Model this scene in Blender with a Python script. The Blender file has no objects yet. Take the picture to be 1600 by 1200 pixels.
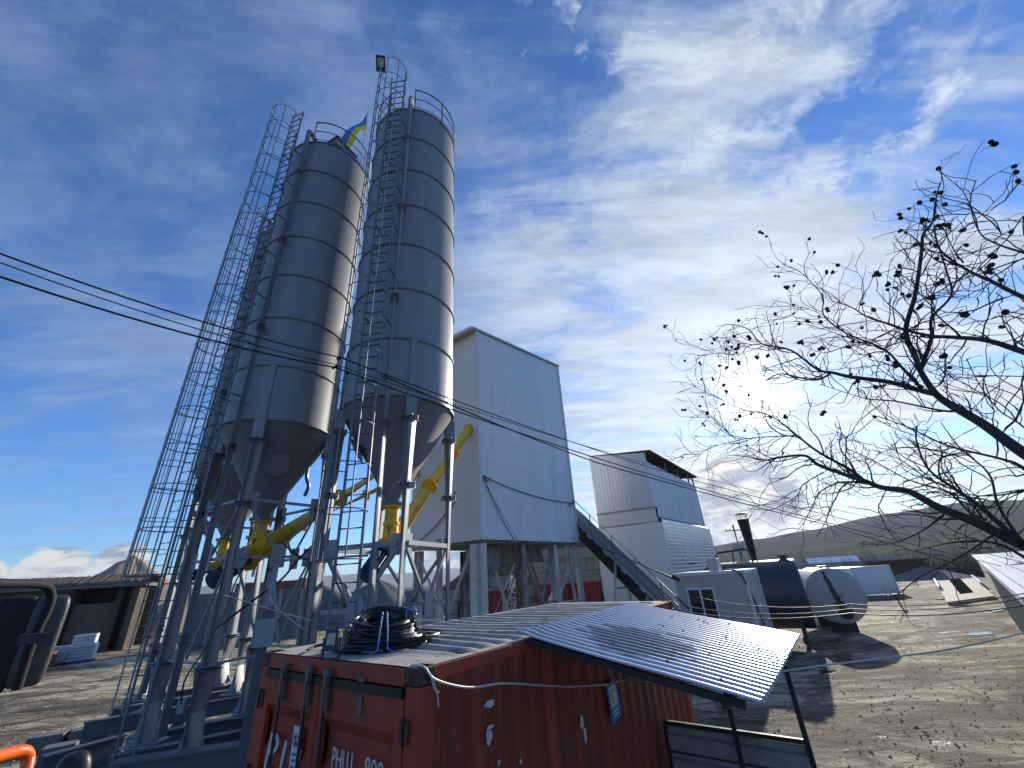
import bpy, bmesh, math, random
from mathutils import Vector, Matrix
R = math.radians
rnd = random.Random(7)
SC = bpy.context.scene
COL = SC.collection

# ---------------------------------------------------------------- camera
CAMZ = 3.2
GZ = -0.7                      # level of the yard
FPX = 630.0
PITCH = math.atan(298.0 / FPX)
ROLL = R(3.75)
FWD = Vector((0, math.cos(PITCH), math.sin(PITCH)))
_u0 = Vector((0, -math.sin(PITCH), math.cos(PITCH)))
_r0 = Vector((1, 0, 0))
RGT = math.cos(ROLL) * _r0 - math.sin(ROLL) * _u0
UPV = math.sin(ROLL) * _r0 + math.cos(ROLL) * _u0
cd = bpy.data.cameras.new('camera')
cd.sensor_width = 36.0
cd.lens = 36.0 * FPX / 1600.0
cd.clip_start = 0.05
cd.clip_end = 20000
cam = bpy.data.objects.new('camera', cd)
COL.objects.link(cam)
m3 = Matrix((RGT, UPV, -FWD)).transposed()
cam.matrix_world = Matrix.Translation((0, 0, CAMZ)) @ m3.to_4x4()
SC.camera = cam

def ray(px, py):
    return FWD + (px - 800) / FPX * RGT - (py - 600) / FPX * UPV
def atD(px, py, D):            # point at horizontal distance D
    d = ray(px, py)
    return d * (D / math.hypot(d.x, d.y)) + Vector((0, 0, CAMZ))
def atZ(px, py, z):            # point on the level z
    d = ray(px, py)
    return d * ((z - CAMZ) / d.z) + Vector((0, 0, CAMZ))
def azD(az, D, z=0.0):
    return Vector((D * math.sin(R(az)), D * math.cos(R(az)), z))

# ---------------------------------------------------------------- world
SUN_AZ, SUN_EL = 32.6, 19.3
SUNV = Vector((math.sin(R(SUN_AZ)) * math.cos(R(SUN_EL)), math.cos(R(SUN_AZ)) * math.cos(R(SUN_EL)), math.sin(R(SUN_EL))))
W = bpy.data.worlds.new('World')
SC.world = W
W.use_nodes = True
nt = W.node_tree
nt.nodes.clear()
N = nt.nodes.new
def lk(a, b): nt.links.new(a, b)
def val(sock, v):
    if hasattr(v, 'is_linked') or isinstance(v, bpy.types.NodeSocket): lk(v, sock)
    else: sock.default_value = v
def M_(op, a, b=0.0, c=None, clamp=False):
    n = N('ShaderNodeMath'); n.operation = op; n.use_clamp = clamp
    val(n.inputs[0], a); val(n.inputs[1], b)
    if c is not None: val(n.inputs[2], c)
    return n.outputs[0]
def V_(op, a, b, out=0):
    n = N('ShaderNodeVectorMath'); n.operation = op
    val(n.inputs[0], a); val(n.inputs[1], b)
    return n.outputs[out]
def smooth(x, lo, hi, a=0.0, b=1.0):
    n = N('ShaderNodeMapRange'); n.interpolation_type = 'SMOOTHSTEP'
    val(n.inputs[0], x)
    for i, v in zip((1, 2, 3, 4), (lo, hi, a, b)): n.inputs[i].default_value = v
    return n.outputs[0]
def mixc(f, a, b, mode='MIX'):
    n = N('ShaderNodeMix'); n.data_type = 'RGBA'; n.blend_type = mode
    val(n.inputs[0], f); val(n.inputs[6], a); val(n.inputs[7], b)
    return n.outputs[2]
def rgb(c): return (c[0], c[1], c[2], 1)
def noise(vec, scale, detail, rough=0.55, dist=0.0):
    n = N('ShaderNodeTexNoise'); lk(vec, n.inputs['Vector'])
    n.inputs['Scale'].default_value = scale; n.inputs['Detail'].default_value = detail
    n.inputs['Roughness'].default_value = rough; n.inputs['Distortion'].default_value = dist
    return n.outputs[0]
sky = N('ShaderNodeTexSky'); sky.sky_type = 'NISHITA'; sky.sun_disc = False
sky.sun_elevation = R(SUN_EL); sky.sun_rotation = R(SUN_AZ)
sky.altitude = 300; sky.air_density = 1.0; sky.dust_density = 0.25; sky.ozone_density = 2.5
SKYS = 0.085
tc = N('ShaderNodeTexCoord'); D_ = tc.outputs['Generated']
sep = N('ShaderNodeSeparateXYZ'); lk(D_, sep.inputs[0])
dz = M_('MAXIMUM', sep.outputs[2], 0.02)
den = M_('ADD', dz, 0.12)
cmb = N('ShaderNodeCombineXYZ')
lk(M_('DIVIDE', sep.outputs[0], den), cmb.inputs[0]); lk(M_('DIVIDE', sep.outputs[1], den), cmb.inputs[1])
P2 = cmb.outputs[0]                                   # position on the cloud layer
def dotdir(v):
    v = Vector(v).normalized(); return V_('DOT_PRODUCT', D_, tuple(v), 1)
sdot = dotdir(SUNV)
_tn = N('ShaderNodeTexNoise'); lk(D_, _tn.inputs['Vector']); _tn.inputs['Scale'].default_value = 6.0; _tn.inputs['Detail'].default_value = 7; _tn.inputs['Roughness'].default_value = 0.62
_ts = N('ShaderNodeVectorMath'); _ts.operation = 'SCALE'; lk(V_('SUBTRACT', _tn.outputs['Color'], (0.5, 0.5, 0.5)), _ts.inputs[0]); _ts.inputs[3].default_value = 0.62
DT = V_('NORMALIZE', V_('ADD', D_, _ts.outputs[0]), (0, 0, 0))
def dott(v):
    v = Vector(v).normalized(); return V_('DOT_PRODUCT', DT, tuple(v), 1)
# the clear sky, a little deeper away from the sun
base = mixc(1.0, sky.outputs[0], (SKYS * 0.58, SKYS * 0.94, SKYS * 1.44, 1), 'MULTIPLY')
# streaked high cloud
mp = N('ShaderNodeMapping'); lk(P2, mp.inputs[0]); mp.inputs['Rotation'].default_value = (0, 0, R(-38)); mp.inputs['Scale'].default_value = (0.45, 1.5, 1)
streak = noise(mp.outputs[0], 1.9, 12, 0.66, 0.7)
mpb = N('ShaderNodeMapping'); lk(P2, mpb.inputs[0]); mpb.inputs['Location'].default_value = (4.1, 1.7, 0); mpb.inputs['Rotation'].default_value = (0, 0, R(-20)); mpb.inputs['Scale'].default_value = (0.8, 1.2, 1)
puff = noise(mpb.outputs[0], 3.2, 10, 0.66, 0.35)
veilmask = smooth(dotdir((0.26, 0.76, 0.60)), 0.70, 0.97)
glowmask = smooth(sdot, 0.72, 0.985)
mask1 = M_('MAXIMUM', veilmask, glowmask)
# long band running up to the right
band = M_('ABSOLUTE', V_('DOT_PRODUCT', D_, tuple(Vector((0.58, 0.636, 0.51)).cross(Vector((0.723, 0.314, 0.615))).normalized()), 1))
band = M_('MULTIPLY', smooth(band, 0.0, 0.16, 1.0, 0.0), smooth(dotdir((0.68, 0.42, 0.59)), 0.80, 0.97))
dens = M_('ADD', M_('MULTIPLY', streak, 1.75), M_('MULTIPLY', puff, 0.9))
dens = M_('SUBTRACT', dens, 0.80)
dens = M_('ADD', dens, M_('MULTIPLY', mask1, 0.45))
dens = M_('ADD', dens, M_('MULTIPLY', band, 0.22))
left = smooth(sep.outputs[0], -0.3, 0.25, 0.62, 1.0)
dens = M_('ADD', dens, M_('MULTIPLY', smooth(dott((-0.50, 0.40, 0.76)), 0.80, 0.98), 0.20))
dens = M_('SUBTRACT', dens, M_('MULTIPLY', smooth(dott((0.70, 0.43, 0.56)), 0.975, 0.998), 0.30))
dens = M_('SUBTRACT', dens, M_('MULTIPLY', smooth(dott((0.02, 0.50, 0.86)), 0.95, 0.998), 0.22))
dens = M_('SUBTRACT', dens, M_('MULTIPLY', smooth(dott((-0.72, 0.62, 0.32)), 0.90, 0.998), -0.16))
veil = smooth(dens, 0.46, 1.10)
veil = M_('MULTIPLY', veil, left)
veil = M_('MULTIPLY', veil, 0.88, clamp=True)
# bright torn wisps high on the right
wm = None
for v, r0_, r1_ in (((0.329, 0.399, 0.856), 0.984, 0.999), ((0.414, 0.455, 0.79), 0.987, 0.999), ((0.536, 0.385, 0.75), 0.984, 0.998), ((0.516, 0.501, 0.695), 0.994, 0.9995), ((0.43, 0.33, 0.84), 0.986, 0.999), ((0.06, 0.37, 0.93), 0.996, 0.9998)):
    q = smooth(dott(v), r0_, r1_)
    wm = q if wm is None else M_('MAXIMUM', wm, q)
mpw = N('ShaderNodeMapping'); lk(P2, mpw.inputs[0]); mpw.inputs['Rotation'].default_value = (0, 0, R(-35)); mpw.inputs['Scale'].default_value = (0.8, 1.7, 1)
wn = noise(mpw.outputs[0], 5.0, 12, 0.68, 0.5)
wisp = M_('MULTIPLY', smooth(M_('ADD', wn, M_('MULTIPLY', wm, 0.26)), 0.66, 0.94), smooth(wm, 0.0, 0.6))
# cumulus low over the horizon
mpc = N('ShaderNodeMapping'); lk(D_, mpc.inputs[0]); mpc.inputs['Scale'].default_value = (1, 1, 2.6)
cn = noise(mpc.outputs[0], 7.0, 8, 0.55, 0.2)
cn2 = noise(mpc.outputs[0], 16.0, 6, 0.6)
lowband = M_('MULTIPLY', smooth(sep.outputs[2], 0.0, 0.03), smooth(sep.outputs[2], 0.07, 0.13, 1.0, 0.0))
spots = None
for v, a_, b_ in (((-0.735, 0.675, 0.040), 0.9980, 0.9998), ((-0.68, 0.73, 0.050), 0.9985, 0.9999), ((-0.79, 0.61, 0.030), 0.9982, 0.9998), ((0.457, 0.88, 0.128), 0.9925, 0.9996), ((0.50, 0.86, 0.118), 0.994, 0.9997), ((0.36, 0.93, 0.06), 0.985, 0.9995), ((-0.1, 0.99, 0.06), 0.98, 0.999)):
    q = smooth(dotdir(v), a_, b_)
    spots = q if spots is None else M_('MAXIMUM', spots, q)
cu = M_('MULTIPLY', smooth(M_('ADD', M_('ADD', M_('MULTIPLY', cn, 0.6), M_('MULTIPLY', cn2, 0.28)), M_('MULTIPLY', spots, 0.36)), 0.60, 0.72), M_('MAXIMUM', lowband, smooth(spots, 0.05, 0.4)))
cu = M_('MULTIPLY', cu, smooth(spots, 0.0, 0.3))
# cloud light: brighter towards the sun it hides
g1 = smooth(sdot, 0.55, 1.0)
vcol = mixc(g1, rgb((0.21, 0.29, 0.43)), rgb((0.46, 0.51, 0.57)))
vcol = mixc(M_('MULTIPLY', smooth(sep.outputs[2], 0.03, 0.42, 1.0, 0.0), smooth(sdot, 0.45, 0.95)), vcol, rgb((0.56, 0.56, 0.50)))
texv = smooth(noise(mp.outputs[0], 5.0, 10, 0.68), 0.32, 0.68, 0.76, 1.12)
vs = N('ShaderNodeVectorMath'); vs.operation = 'SCALE'; lk(vcol, vs.inputs[0]); lk(texv, vs.inputs[3])
c1 = mixc(veil, base, vs.outputs[0])
c2 = mixc(M_('MULTIPLY', wisp, 0.6), c1, rgb((0.56, 0.62, 0.66)))
cucol = mixc(smooth(cn2, 0.40, 0.62), rgb((0.17, 0.21, 0.30)), rgb((0.54, 0.54, 0.50)))
c3 = mixc(M_('MULTIPLY', cu, 0.9), c2, cucol)
# the sun seen through thin cloud
sunc = M_('MULTIPLY', smooth(sdot, 0.9994, 0.99993), 10.0)
aur = M_('MULTIPLY', smooth(M_('ADD', sdot, M_('MULTIPLY', M_('SUBTRACT', cn2, 0.5), 0.014)), 0.9945, 0.9999), 1.0)
aur = M_('MULTIPLY', aur, aur)
aur2 = M_('MULTIPLY', smooth(sdot, 0.90, 1.0), 0.08)
tot = M_('ADD', M_('ADD', sunc, M_('MULTIPLY', aur, 0.65)), aur2)
vs2 = N('ShaderNodeVectorMath'); vs2.operation = 'SCALE'; vs2.inputs[0].default_value = (1.0, 0.94, 0.80); lk(tot, vs2.inputs[3])
c4 = V_('ADD', c3, vs2.outputs[0])
bg = N('ShaderNodeBackground'); lk(c4, bg.inputs[0]); bg.inputs[1].default_value = 1.0
wo = N('ShaderNodeOutputWorld'); lk(bg.outputs[0], wo.inputs[0])
try:
    W.cycles.sampling_method = 'MANUAL'; W.cycles.sample_map_resolution = 512
except Exception: pass

sl = bpy.data.lights.new('sun', 'SUN'); sl.energy = 3.6; sl.angle = R(0.6); sl.color = (1.0, 0.93, 0.80)
so = bpy.data.objects.new('sun', sl); COL.objects.link(so)
so.rotation_euler = SUNV.to_track_quat('Z', 'Y').to_euler()
SC.view_settings.view_transform = 'Standard'; SC.view_settings.look = 'None'
SC.view_settings.exposure = 0.65; SC.view_settings.gamma = 1.0
SC.cycles.max_bounces = 6; SC.cycles.caustics_reflective = False; SC.cycles.caustics_refractive = False

# ---------------------------------------------------------------- materials
MATS = {}
def mat(name, col, rough=0.6, metal=0.0, var=0.12, vscale=3.0, bump=0.0, bscale=30.0, dirt=None, dirt_amt=0.0, dirt_scale=1.5, stretch=None, rvar=0.0):
    """principled paint with uneven tone, optional dirt patches and fine bump, all in object space"""
    if name in MATS: return MATS[name]
    m = bpy.data.materials.new(name); m.use_nodes = True
    t = m.node_tree; n = t.nodes; L = t.links
    b = n['Principled BSDF']
    b.inputs['Roughness'].default_value = rough; b.inputs['Metallic'].default_value = metal
    tcn = n.new('ShaderNodeTexCoord'); mp = n.new('ShaderNodeMapping'); L.new(tcn.outputs['Object'], mp.inputs[0])
    if stretch: mp.inputs['Scale'].default_value = stretch
    nz = n.new('ShaderNodeTexNoise'); nz.inputs['Scale'].default_value = vscale; nz.inputs['Detail'].default_value = 6; nz.inputs['Roughness'].default_value = 0.6
    L.new(mp.outputs[0], nz.inputs['Vector'])
    mr = n.new('ShaderNodeMapRange'); L.new(nz.outputs[0], mr.inputs[0])
    mr.inputs[1].default_value = 0.3; mr.inputs[2].default_value = 0.7; mr.inputs[3].default_value = 1 - var; mr.inputs[4].default_value = 1 + var
    sc = n.new('ShaderNodeVectorMath'); sc.operation = 'SCALE'; sc.inputs[0].default_value = col[:3]; L.new(mr.outputs[0], sc.inputs[3])
    out = sc.outputs[0]
    if dirt is not None:
        d2 = n.new('ShaderNodeTexNoise'); d2.inputs['Scale'].default_value = dirt_scale; d2.inputs['Detail'].default_value = 8; d2.inputs['Roughness'].default_value = 0.68
        L.new(mp.outputs[0], d2.inputs['Vector'])
        m2 = n.new('ShaderNodeMapRange'); L.new(d2.outputs[0], m2.inputs[0])
        m2.inputs[1].default_value = 0.62 - 0.25 * dirt_amt; m2.inputs[2].default_value = 0.78 - 0.2 * dirt_amt; m2.inputs[4].default_value = 0.85
        mx = n.new('ShaderNodeMix'); mx.data_type = 'RGBA'; L.new(m2.outputs[0], mx.inputs[0]); L.new(out, mx.inputs[6]); mx.inputs[7].default_value = rgb(dirt)
        out = mx.outputs[2]
    L.new(out, b.inputs['Base Color'])
    if rvar:
        m3_ = n.new('ShaderNodeMapRange'); L.new(nz.outputs[0], m3_.inputs[0]); m3_.inputs[1].default_value = 0.3; m3_.inputs[2].default_value = 0.7
        m3_.inputs[3].default_value = rough - rvar; m3_.inputs[4].default_value = rough + rvar; L.new(m3_.outputs[0], b.inputs['Roughness'])
    if bump:
        n3 = n.new('ShaderNodeTexNoise'); n3.inputs['Scale'].default_value = bscale; n3.inputs['Detail'].default_value = 5
        L.new(mp.outputs[0], n3.inputs['Vector'])
        bp = n.new('ShaderNodeBump'); bp.inputs['Strength'].default_value = bump; bp.inputs['Distance'].default_value = 0.02
        L.new(n3.outputs[0], bp.inputs['Height']); L.new(bp.outputs[0], b.inputs['Normal'])
    MATS[name] = m
    return m
SILO = mat('silo_paint', (0.245, 0.25, 0.262), 0.5, 0.05, 0.06, 1.2, dirt=(0.33, 0.33, 0.32), dirt_amt=0.5, dirt_scale=1.6, stretch=(1, 1, 0.12), rvar=0.08)
SILOD = mat('silo_cone_paint', (0.185, 0.187, 0.19), 0.5, 0.15, 0.08, 2)
STEEL = mat('galvanised_steel', (0.29, 0.30, 0.325), 0.5, 0.08, 0.12, 6, rvar=0.08)
LADM = mat('ladder_steel', (0.16, 0.17, 0.19), 0.5, 0.1, 0.1, 8)
DSTEEL = mat('dark_steel', (0.035, 0.038, 0.045), 0.5, 0.3, 0.2, 8)
YEL = mat('yellow_paint', (0.95, 0.55, 0.012), 0.42, 0.0, 0.1, 4, dirt=(0.5, 0.27, 0.03), dirt_amt=0.4, dirt_scale=3)
MOTB = mat('motor_blue', (0.025, 0.07, 0.14), 0.4, 0.2, 0.12, 8)
BLACK = mat('black_rubber', (0.012, 0.012, 0.013), 0.45, 0, 0.2, 10)
PANEL = mat('white_panel', (0.74, 0.75, 0.76), 0.5, 0, 0.035, 0.7, dirt=(0.60, 0.61, 0.62), dirt_amt=0.35, dirt_scale=1.6, stretch=(1, 1, 0.09))
PANELG = mat('white_panel_grey', (0.72, 0.72, 0.70), 0.55, 0, 0.05, 0.7, dirt=(0.58, 0.58, 0.55), dirt_amt=0.35, dirt_scale=1.6, stretch=(1, 1, 0.09))
TRIM = mat('trim_white', (0.66, 0.68, 0.68), 0.45, 0, 0.05, 3)
COLW = mat('column_white', (0.60, 0.60, 0.57), 0.5, 0, 0.08, 2, dirt=(0.38, 0.33, 0.26), dirt_amt=0.5, dirt_scale=1.5)
COLB = mat('column_dirty', (0.34, 0.32, 0.28), 0.7, 0, 0.15, 3, dirt=(0.16, 0.13, 0.10), dirt_amt=0.9, dirt_scale=2)
REDC = mat('container_red', (0.38, 0.046, 0.022), 0.6, 0, 0.2, 2.5, dirt=(0.19, 0.050, 0.026), dirt_amt=0.65, dirt_scale=3.4, stretch=(1, 1, 0.35), bump=0.15, bscale=12)
REDS = mat('container_side_red', (0.28, 0.038, 0.022), 0.45, 0, 0.4, 5.0, dirt=(0.14, 0.036, 0.022), dirt_amt=0.9, dirt_scale=4.6, stretch=(1, 1, 0.10), bump=0.15, bscale=12)
RUST = mat('container_rust', (0.12, 0.05, 0.032), 0.75, 0, 0.3, 8, dirt=(0.03, 0.02, 0.015), dirt_amt=0.8, dirt_scale=6, bump=0.3, bscale=40)
REDB = mat('far_container_red', (0.24, 0.025, 0.025), 0.6, 0, 0.15, 2)
ROOFD = mat('container_roof_dust', (0.40, 0.37, 0.32), 0.8, 0, 0.16, 2.2, dirt=(0.15, 0.10, 0.08), dirt_amt=0.45, dirt_scale=3.5, bump=0.35, bscale=25)
CONC = mat('concrete', (0.30, 0.29, 0.26), 0.85, 0, 0.18, 1.2, dirt=(0.15, 0.13, 0.11), dirt_amt=0.6, dirt_scale=1.2, bump=0.3, bscale=14)
CONCD = mat('concrete_dark', (0.15, 0.15, 0.15), 0.85, 0, 0.2, 1.2, bump=0.3, bscale=14)
BRICKB = mat('brown_blockwork', (0.09, 0.065, 0.042), 0.9, 0, 0.3, 1.0, dirt=(0.035, 0.025, 0.017), dirt_amt=0.7, dirt_scale=0.8, bump=0.6, bscale=4)
SAND = mat('sand_heap', (0.38, 0.29, 0.175), 0.95, 0, 0.14, 0.5, dirt=(0.32, 0.27, 0.19), dirt_amt=0.4, dirt_scale=0.25, bump=0.5, bscale=3)
GRAV = mat('gravel_heap', (0.13, 0.125, 0.12), 0.95, 0, 0.2, 1.0, bump=0.6, bscale=4)
DIRT = mat('dirt_heap', (0.12, 0.085, 0.055), 0.95, 0, 0.25, 0.8, bump=0.6, bscale=3)
WOODD = mat('dark_wood', (0.10, 0.055, 0.03), 0.8, 0, 0.3, 6)
WOODL = mat('pallet_wood', (0.34, 0.20, 0.10), 0.8, 0, 0.2, 8)
CABW = mat('cabin_panel', (0.46, 0.45, 0.41), 0.55, 0, 0.06, 2, dirt=(0.30, 0.30, 0.28), dirt_amt=0.3, dirt_scale=1.5)
WINF = mat('window_frame_white', (0.75, 0.76, 0.78), 0.35, 0, 0.03, 4)
TANKB = mat('tank_blue', (0.036, 0.043, 0.075), 0.45, 0.0, 0.12, 1.5, dirt=(0.03, 0.033, 0.05), dirt_amt=0.6, dirt_scale=1.2)
TANKW = mat('tank_white', (0.46, 0.44, 0.40), 0.5, 0, 0.08, 1.5, dirt=(0.33, 0.29, 0.24), dirt_amt=0.4, dirt_scale=1.6)
TAR = mat('oil_stain', (0.035, 0.03, 0.028), 0.5, 0, 0.2, 5)
CHIM = mat('chimney_brown', (0.05, 0.035, 0.035), 0.6, 0.2, 0.15, 3)
BARK = mat('walnut_bark', (0.05, 0.04, 0.036), 0.85, 0, 0.3, 9, bump=0.6, bscale=22)
NUT = mat('walnut_husk', (0.018, 0.013, 0.011), 0.8, 0, 0.2, 20)
ORANGE = mat('orange_paint', (0.75, 0.13, 0.015), 0.35, 0, 0.06, 4)
PLAST = mat('grey_plastic', (0.06, 0.06, 0.06), 0.42, 0, 0.08, 12, bump=0.1, bscale=90)
PLASTD = mat('black_plastic', (0.010, 0.010, 0.011), 0.65, 0, 0.1, 9)
WCABLE = mat('white_cable', (0.5, 0.49, 0.46), 0.5, 0, 0.1, 8)
BLUE = mat('blue_plastic', (0.03, 0.16, 0.42), 0.45, 0, 0.06, 5)
ROOFB = mat('blue_roof_sheet', (0.20, 0.28, 0.40), 0.6, 0.0, 0.08, 1)
STICKW = mat('sticker_white', (0.62, 0.62, 0.60), 0.5, 0, 0.1, 9, dirt=(0.35, 0.33, 0.3), dirt_amt=0.3, dirt_scale=6)
FLB = mat('flag_blue', (0.015, 0.27, 0.72), 0.7, 0, 0.05, 5)
FLY = mat('flag_yellow', (0.92, 0.78, 0.01), 0.7, 0, 0.05, 5)
IBCW = mat('ibc_white', (0.68, 0.70, 0.72), 0.5, 0, 0.06, 4)
def emis_glass():
    m = bpy.data.materials.new('window_glass'); m.use_nodes = True
    b = m.node_tree.nodes['Principled BSDF']; b.inputs['Base Color'].default_value = (0.02, 0.025, 0.03, 1)
    b.inputs['Roughness'].default_value = 0.08; b.inputs['Specular IOR Level'].default_value = 0.8
    return m
GLASS = emis_glass()
def flat_mat(name, col, rough=0.9):
    m = mat(name, col, rough, 0, 0.15, 4); m.node_tree.nodes['Principled BSDF'].inputs['Specular IOR Level'].default_value = 0.0; return m
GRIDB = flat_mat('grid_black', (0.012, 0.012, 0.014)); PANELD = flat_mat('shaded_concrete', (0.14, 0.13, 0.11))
for m_ in (FLB, FLY):          # thin cloth lets some sun through
    b = m_.node_tree.nodes['Principled BSDF']; b.inputs['Transmission Weight'].default_value = 0.0

# ---------------------------------------------------------------- mesh builder
def frame(d):
    d = Vector(d).normalized()
    a = Vector((0, 0, 1)) if abs(d.z) < 0.95 else Vector((1, 0, 0))
    x = d.cross(a).normalized(); return x, x.cross(d).normalized()
class MB:
    def __init__(s): s.v = []; s.f = []; s.sm = []
    def add(s, vs, fs, smooth=False):
        o = len(s.v); s.v += [Vector(p) for p in vs]; s.f += [tuple(i + o for i in f) for f in fs]; s.sm += [smooth] * len(fs); return s
    def box(s, c, size, ax=None):
        ex, ey, ez = ax if ax else (Vector((1, 0, 0)), Vector((0, 1, 0)), Vector((0, 0, 1)))
        hx, hy, hz = [k / 2 for k in size]; c = Vector(c)
        vs = [c + ex * (i * hx) + ey * (j * hy) + ez * (k * hz) for k in (-1, 1) for j in (-1, 1) for i in (-1, 1)]
        return s.add(vs, [(0, 2, 3, 1), (4, 5, 7, 6), (0, 1, 5, 4), (2, 6, 7, 3), (0, 4, 6, 2), (1, 3, 7, 5)])
    def bar(s, a, b, w, h, up=(0, 0, 1)):
        a, b = Vector(a), Vector(b); d = (b - a); L = d.length; d.normalize()
        x = d.cross(Vector(up)); x = x.normalized() if x.length > 1e-4 else frame(d)[0]
        y = x.cross(d).normalized()
        return s.box((a + b) / 2, (w, L, h), (x, d, y))
    def ibeam(s, a, b, w, h, t=0.02):
        a, b = Vector(a), Vector(b); z = Vector((0, 0, 1))
        s.bar(a + z * (h / 2 - t / 2), b + z * (h / 2 - t / 2), w, t); s.bar(a - z * (h / 2 - t / 2), b - z * (h / 2 - t / 2), w, t)
        return s.bar(a, b, t, h - 2 * t - 0.001)
    def tube(s, pts, r, n=8, caps=True, closed=False):
        pts = [Vector(p) for p in pts]; K = len(pts); rs = r if isinstance(r, (list, tuple)) else [r] * K
        o = len(s.v); x = None; fs = []
        for i, p in enumerate(pts):
            if closed: d = pts[(i + 1) % K] - pts[i - 1]
            else: d = (pts[i + 1] if i < K - 1 else p) - (pts[i - 1] if i else p)
            if d.length < 1e-9: d = Vector((0, 0, 1))
            d.normalize()
            if x is None: x, y = frame(d)
            else:
                x = (x - d * x.dot(d)); x = x.normalized() if x.length > 1e-5 else frame(d)[0]
                y = d.cross(x)
            for k in range(n):
                a = 2 * math.pi * k / n; s.v.append(p + (x * math.cos(a) + y * math.sin(a)) * rs[i])
        for i in range(K if closed else K - 1):
            j = (i + 1) % K
            for k in range(n): fs.append((o + i * n + k, o + i * n + (k + 1) % n, o + j * n + (k + 1) % n, o + j * n + k))
        s.f += fs; s.sm += [True] * len(fs)
        if caps and not closed:
            s.f.append(tuple(o + k for k in range(n))[::-1]); s.f.append(tuple(o + (K - 1) * n + k for k in range(n))); s.sm += [False, False]
        return s
    def cyl(s, a, b, r, n=16): return s.tube([a, b], r, n)
    def lathe(s, c, prof, n=64, d=(0, 0, 1), smooth=True, cap=False):
        c = Vector(c); d = Vector(d).normalized(); x, y = frame(d); o = len(s.v); K = len(prof)
        for r_, h in prof:
            for k in range(n):
                a = 2 * math.pi * k / n; s.v.append(c + d * h + (x * math.cos(a) + y * math.sin(a)) * r_)
        for i in range(K - 1):
            for k in range(n):
                s.f.append((o + i * n + k, o + i * n + (k + 1) % n, o + (i + 1) * n + (k + 1) % n, o + (i + 1) * n + k)); s.sm.append(smooth)
        if cap:
            s.f.append(tuple(o + k for k in range(n))[::-1]); s.f.append(tuple(o + (K - 1) * n + k for k in range(n))); s.sm += [False, False]
        return s
    def quad(s, *p): return s.add(p, [tuple(range(len(p)))])
    def prism(s, poly, ext):
        e = Vector(ext); P = [Vector(p) for p in poly]; K = len(P)
        s.add(P + [p + e for p in P], [tuple(range(K))[::-1], tuple(range(K, 2 * K))] + [(i, (i + 1) % K, K + (i + 1) % K, K + i) for i in range(K)]); return s
    def build(s, name, m, parent=None, label=None, bevel=0.0):
        me = bpy.data.meshes.new(name)
        off = Vector((0, 0, 0)); p = parent
        while p is not None: off += p.location; p = p.parent
        if parent is None:
            if s.v:
                xs = [v.x for v in s.v]; ys = [v.y for v in s.v]; zs = [v.z for v in s.v]
                base = Vector(((min(xs) + max(xs)) / 2, (min(ys) + max(ys)) / 2, min(zs)))
            else: base = Vector((0, 0, 0))
        else: base = off
        me.from_pydata([tuple(v - base) for v in s.v], [], s.f)
        bm = bmesh.new(); bm.from_mesh(me); bmesh.ops.recalc_face_normals(bm, faces=bm.faces)
        for e in bm.edges:
            if len(e.link_faces) == 2 and e.calc_face_angle(0) > 0.62: e.smooth = False
        bm.to_mesh(me); bm.free()
        me.polygons.foreach_set('use_smooth', s.sm); me.update()
        me.materials.append(m)
        o = bpy.data.objects.new(name, me); COL.objects.link(o)
        if parent: o.parent = parent
        else: o.location = base
        if label: o['label'] = label
        if bevel:
            md = o.modifiers.new('edge', 'BEVEL'); md.width = bevel; md.segments = 2; md.limit_method = 'ANGLE'
        return o
def tag(o, label, cat, group=None):
    o['label'] = label; o['category'] = cat
    if group: o['group'] = group
    return o
def thing(name, label, cat, loc=(0, 0, 0), group=None):
    o = bpy.data.objects.new(name, None); COL.objects.link(o); o.location = loc; o.empty_display_size = 0.3
    return tag(o, label, cat, group)
def struct(o, kind='structure'):
    o['kind'] = kind; return o
def pol(c, r, a, z): return Vector((c[0] + r * math.cos(R(a)), c[1] + r * math.sin(R(a)), z))
def text_mesh(s, size, origin, ex, ey, name, m, parent, ext=0.003, shear=0.0, sx=1.0):
    cu = bpy.data.curves.new(name, 'FONT'); cu.body = s; cu.size = size; cu.extrude = ext; cu.shear = shear; cu.resolution_u = 3
    t = bpy.data.objects.new(name, cu); COL.objects.link(t)
    bpy.context.view_layer.update()
    me = bpy.data.meshes.new_from_object(t.evaluated_get(bpy.context.evaluated_depsgraph_get()))
    bpy.data.objects.remove(t)
    ex, ey = Vector(ex).normalized(), Vector(ey).normalized(); ez = ex.cross(ey); off = Vector((0, 0, 0)); p = parent
    while p is not None: off += p.location; p = p.parent
    for v in me.vertices: v.co = Vector(origin) + ex * v.co.x * sx + ey * v.co.y + ez * v.co.z - off
    me.materials.clear(); me.materials.append(m)
    o = bpy.data.objects.new(name, me); COL.objects.link(o); o.parent = parent
    return o
Z = Vector((0, 0, 1))

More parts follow.
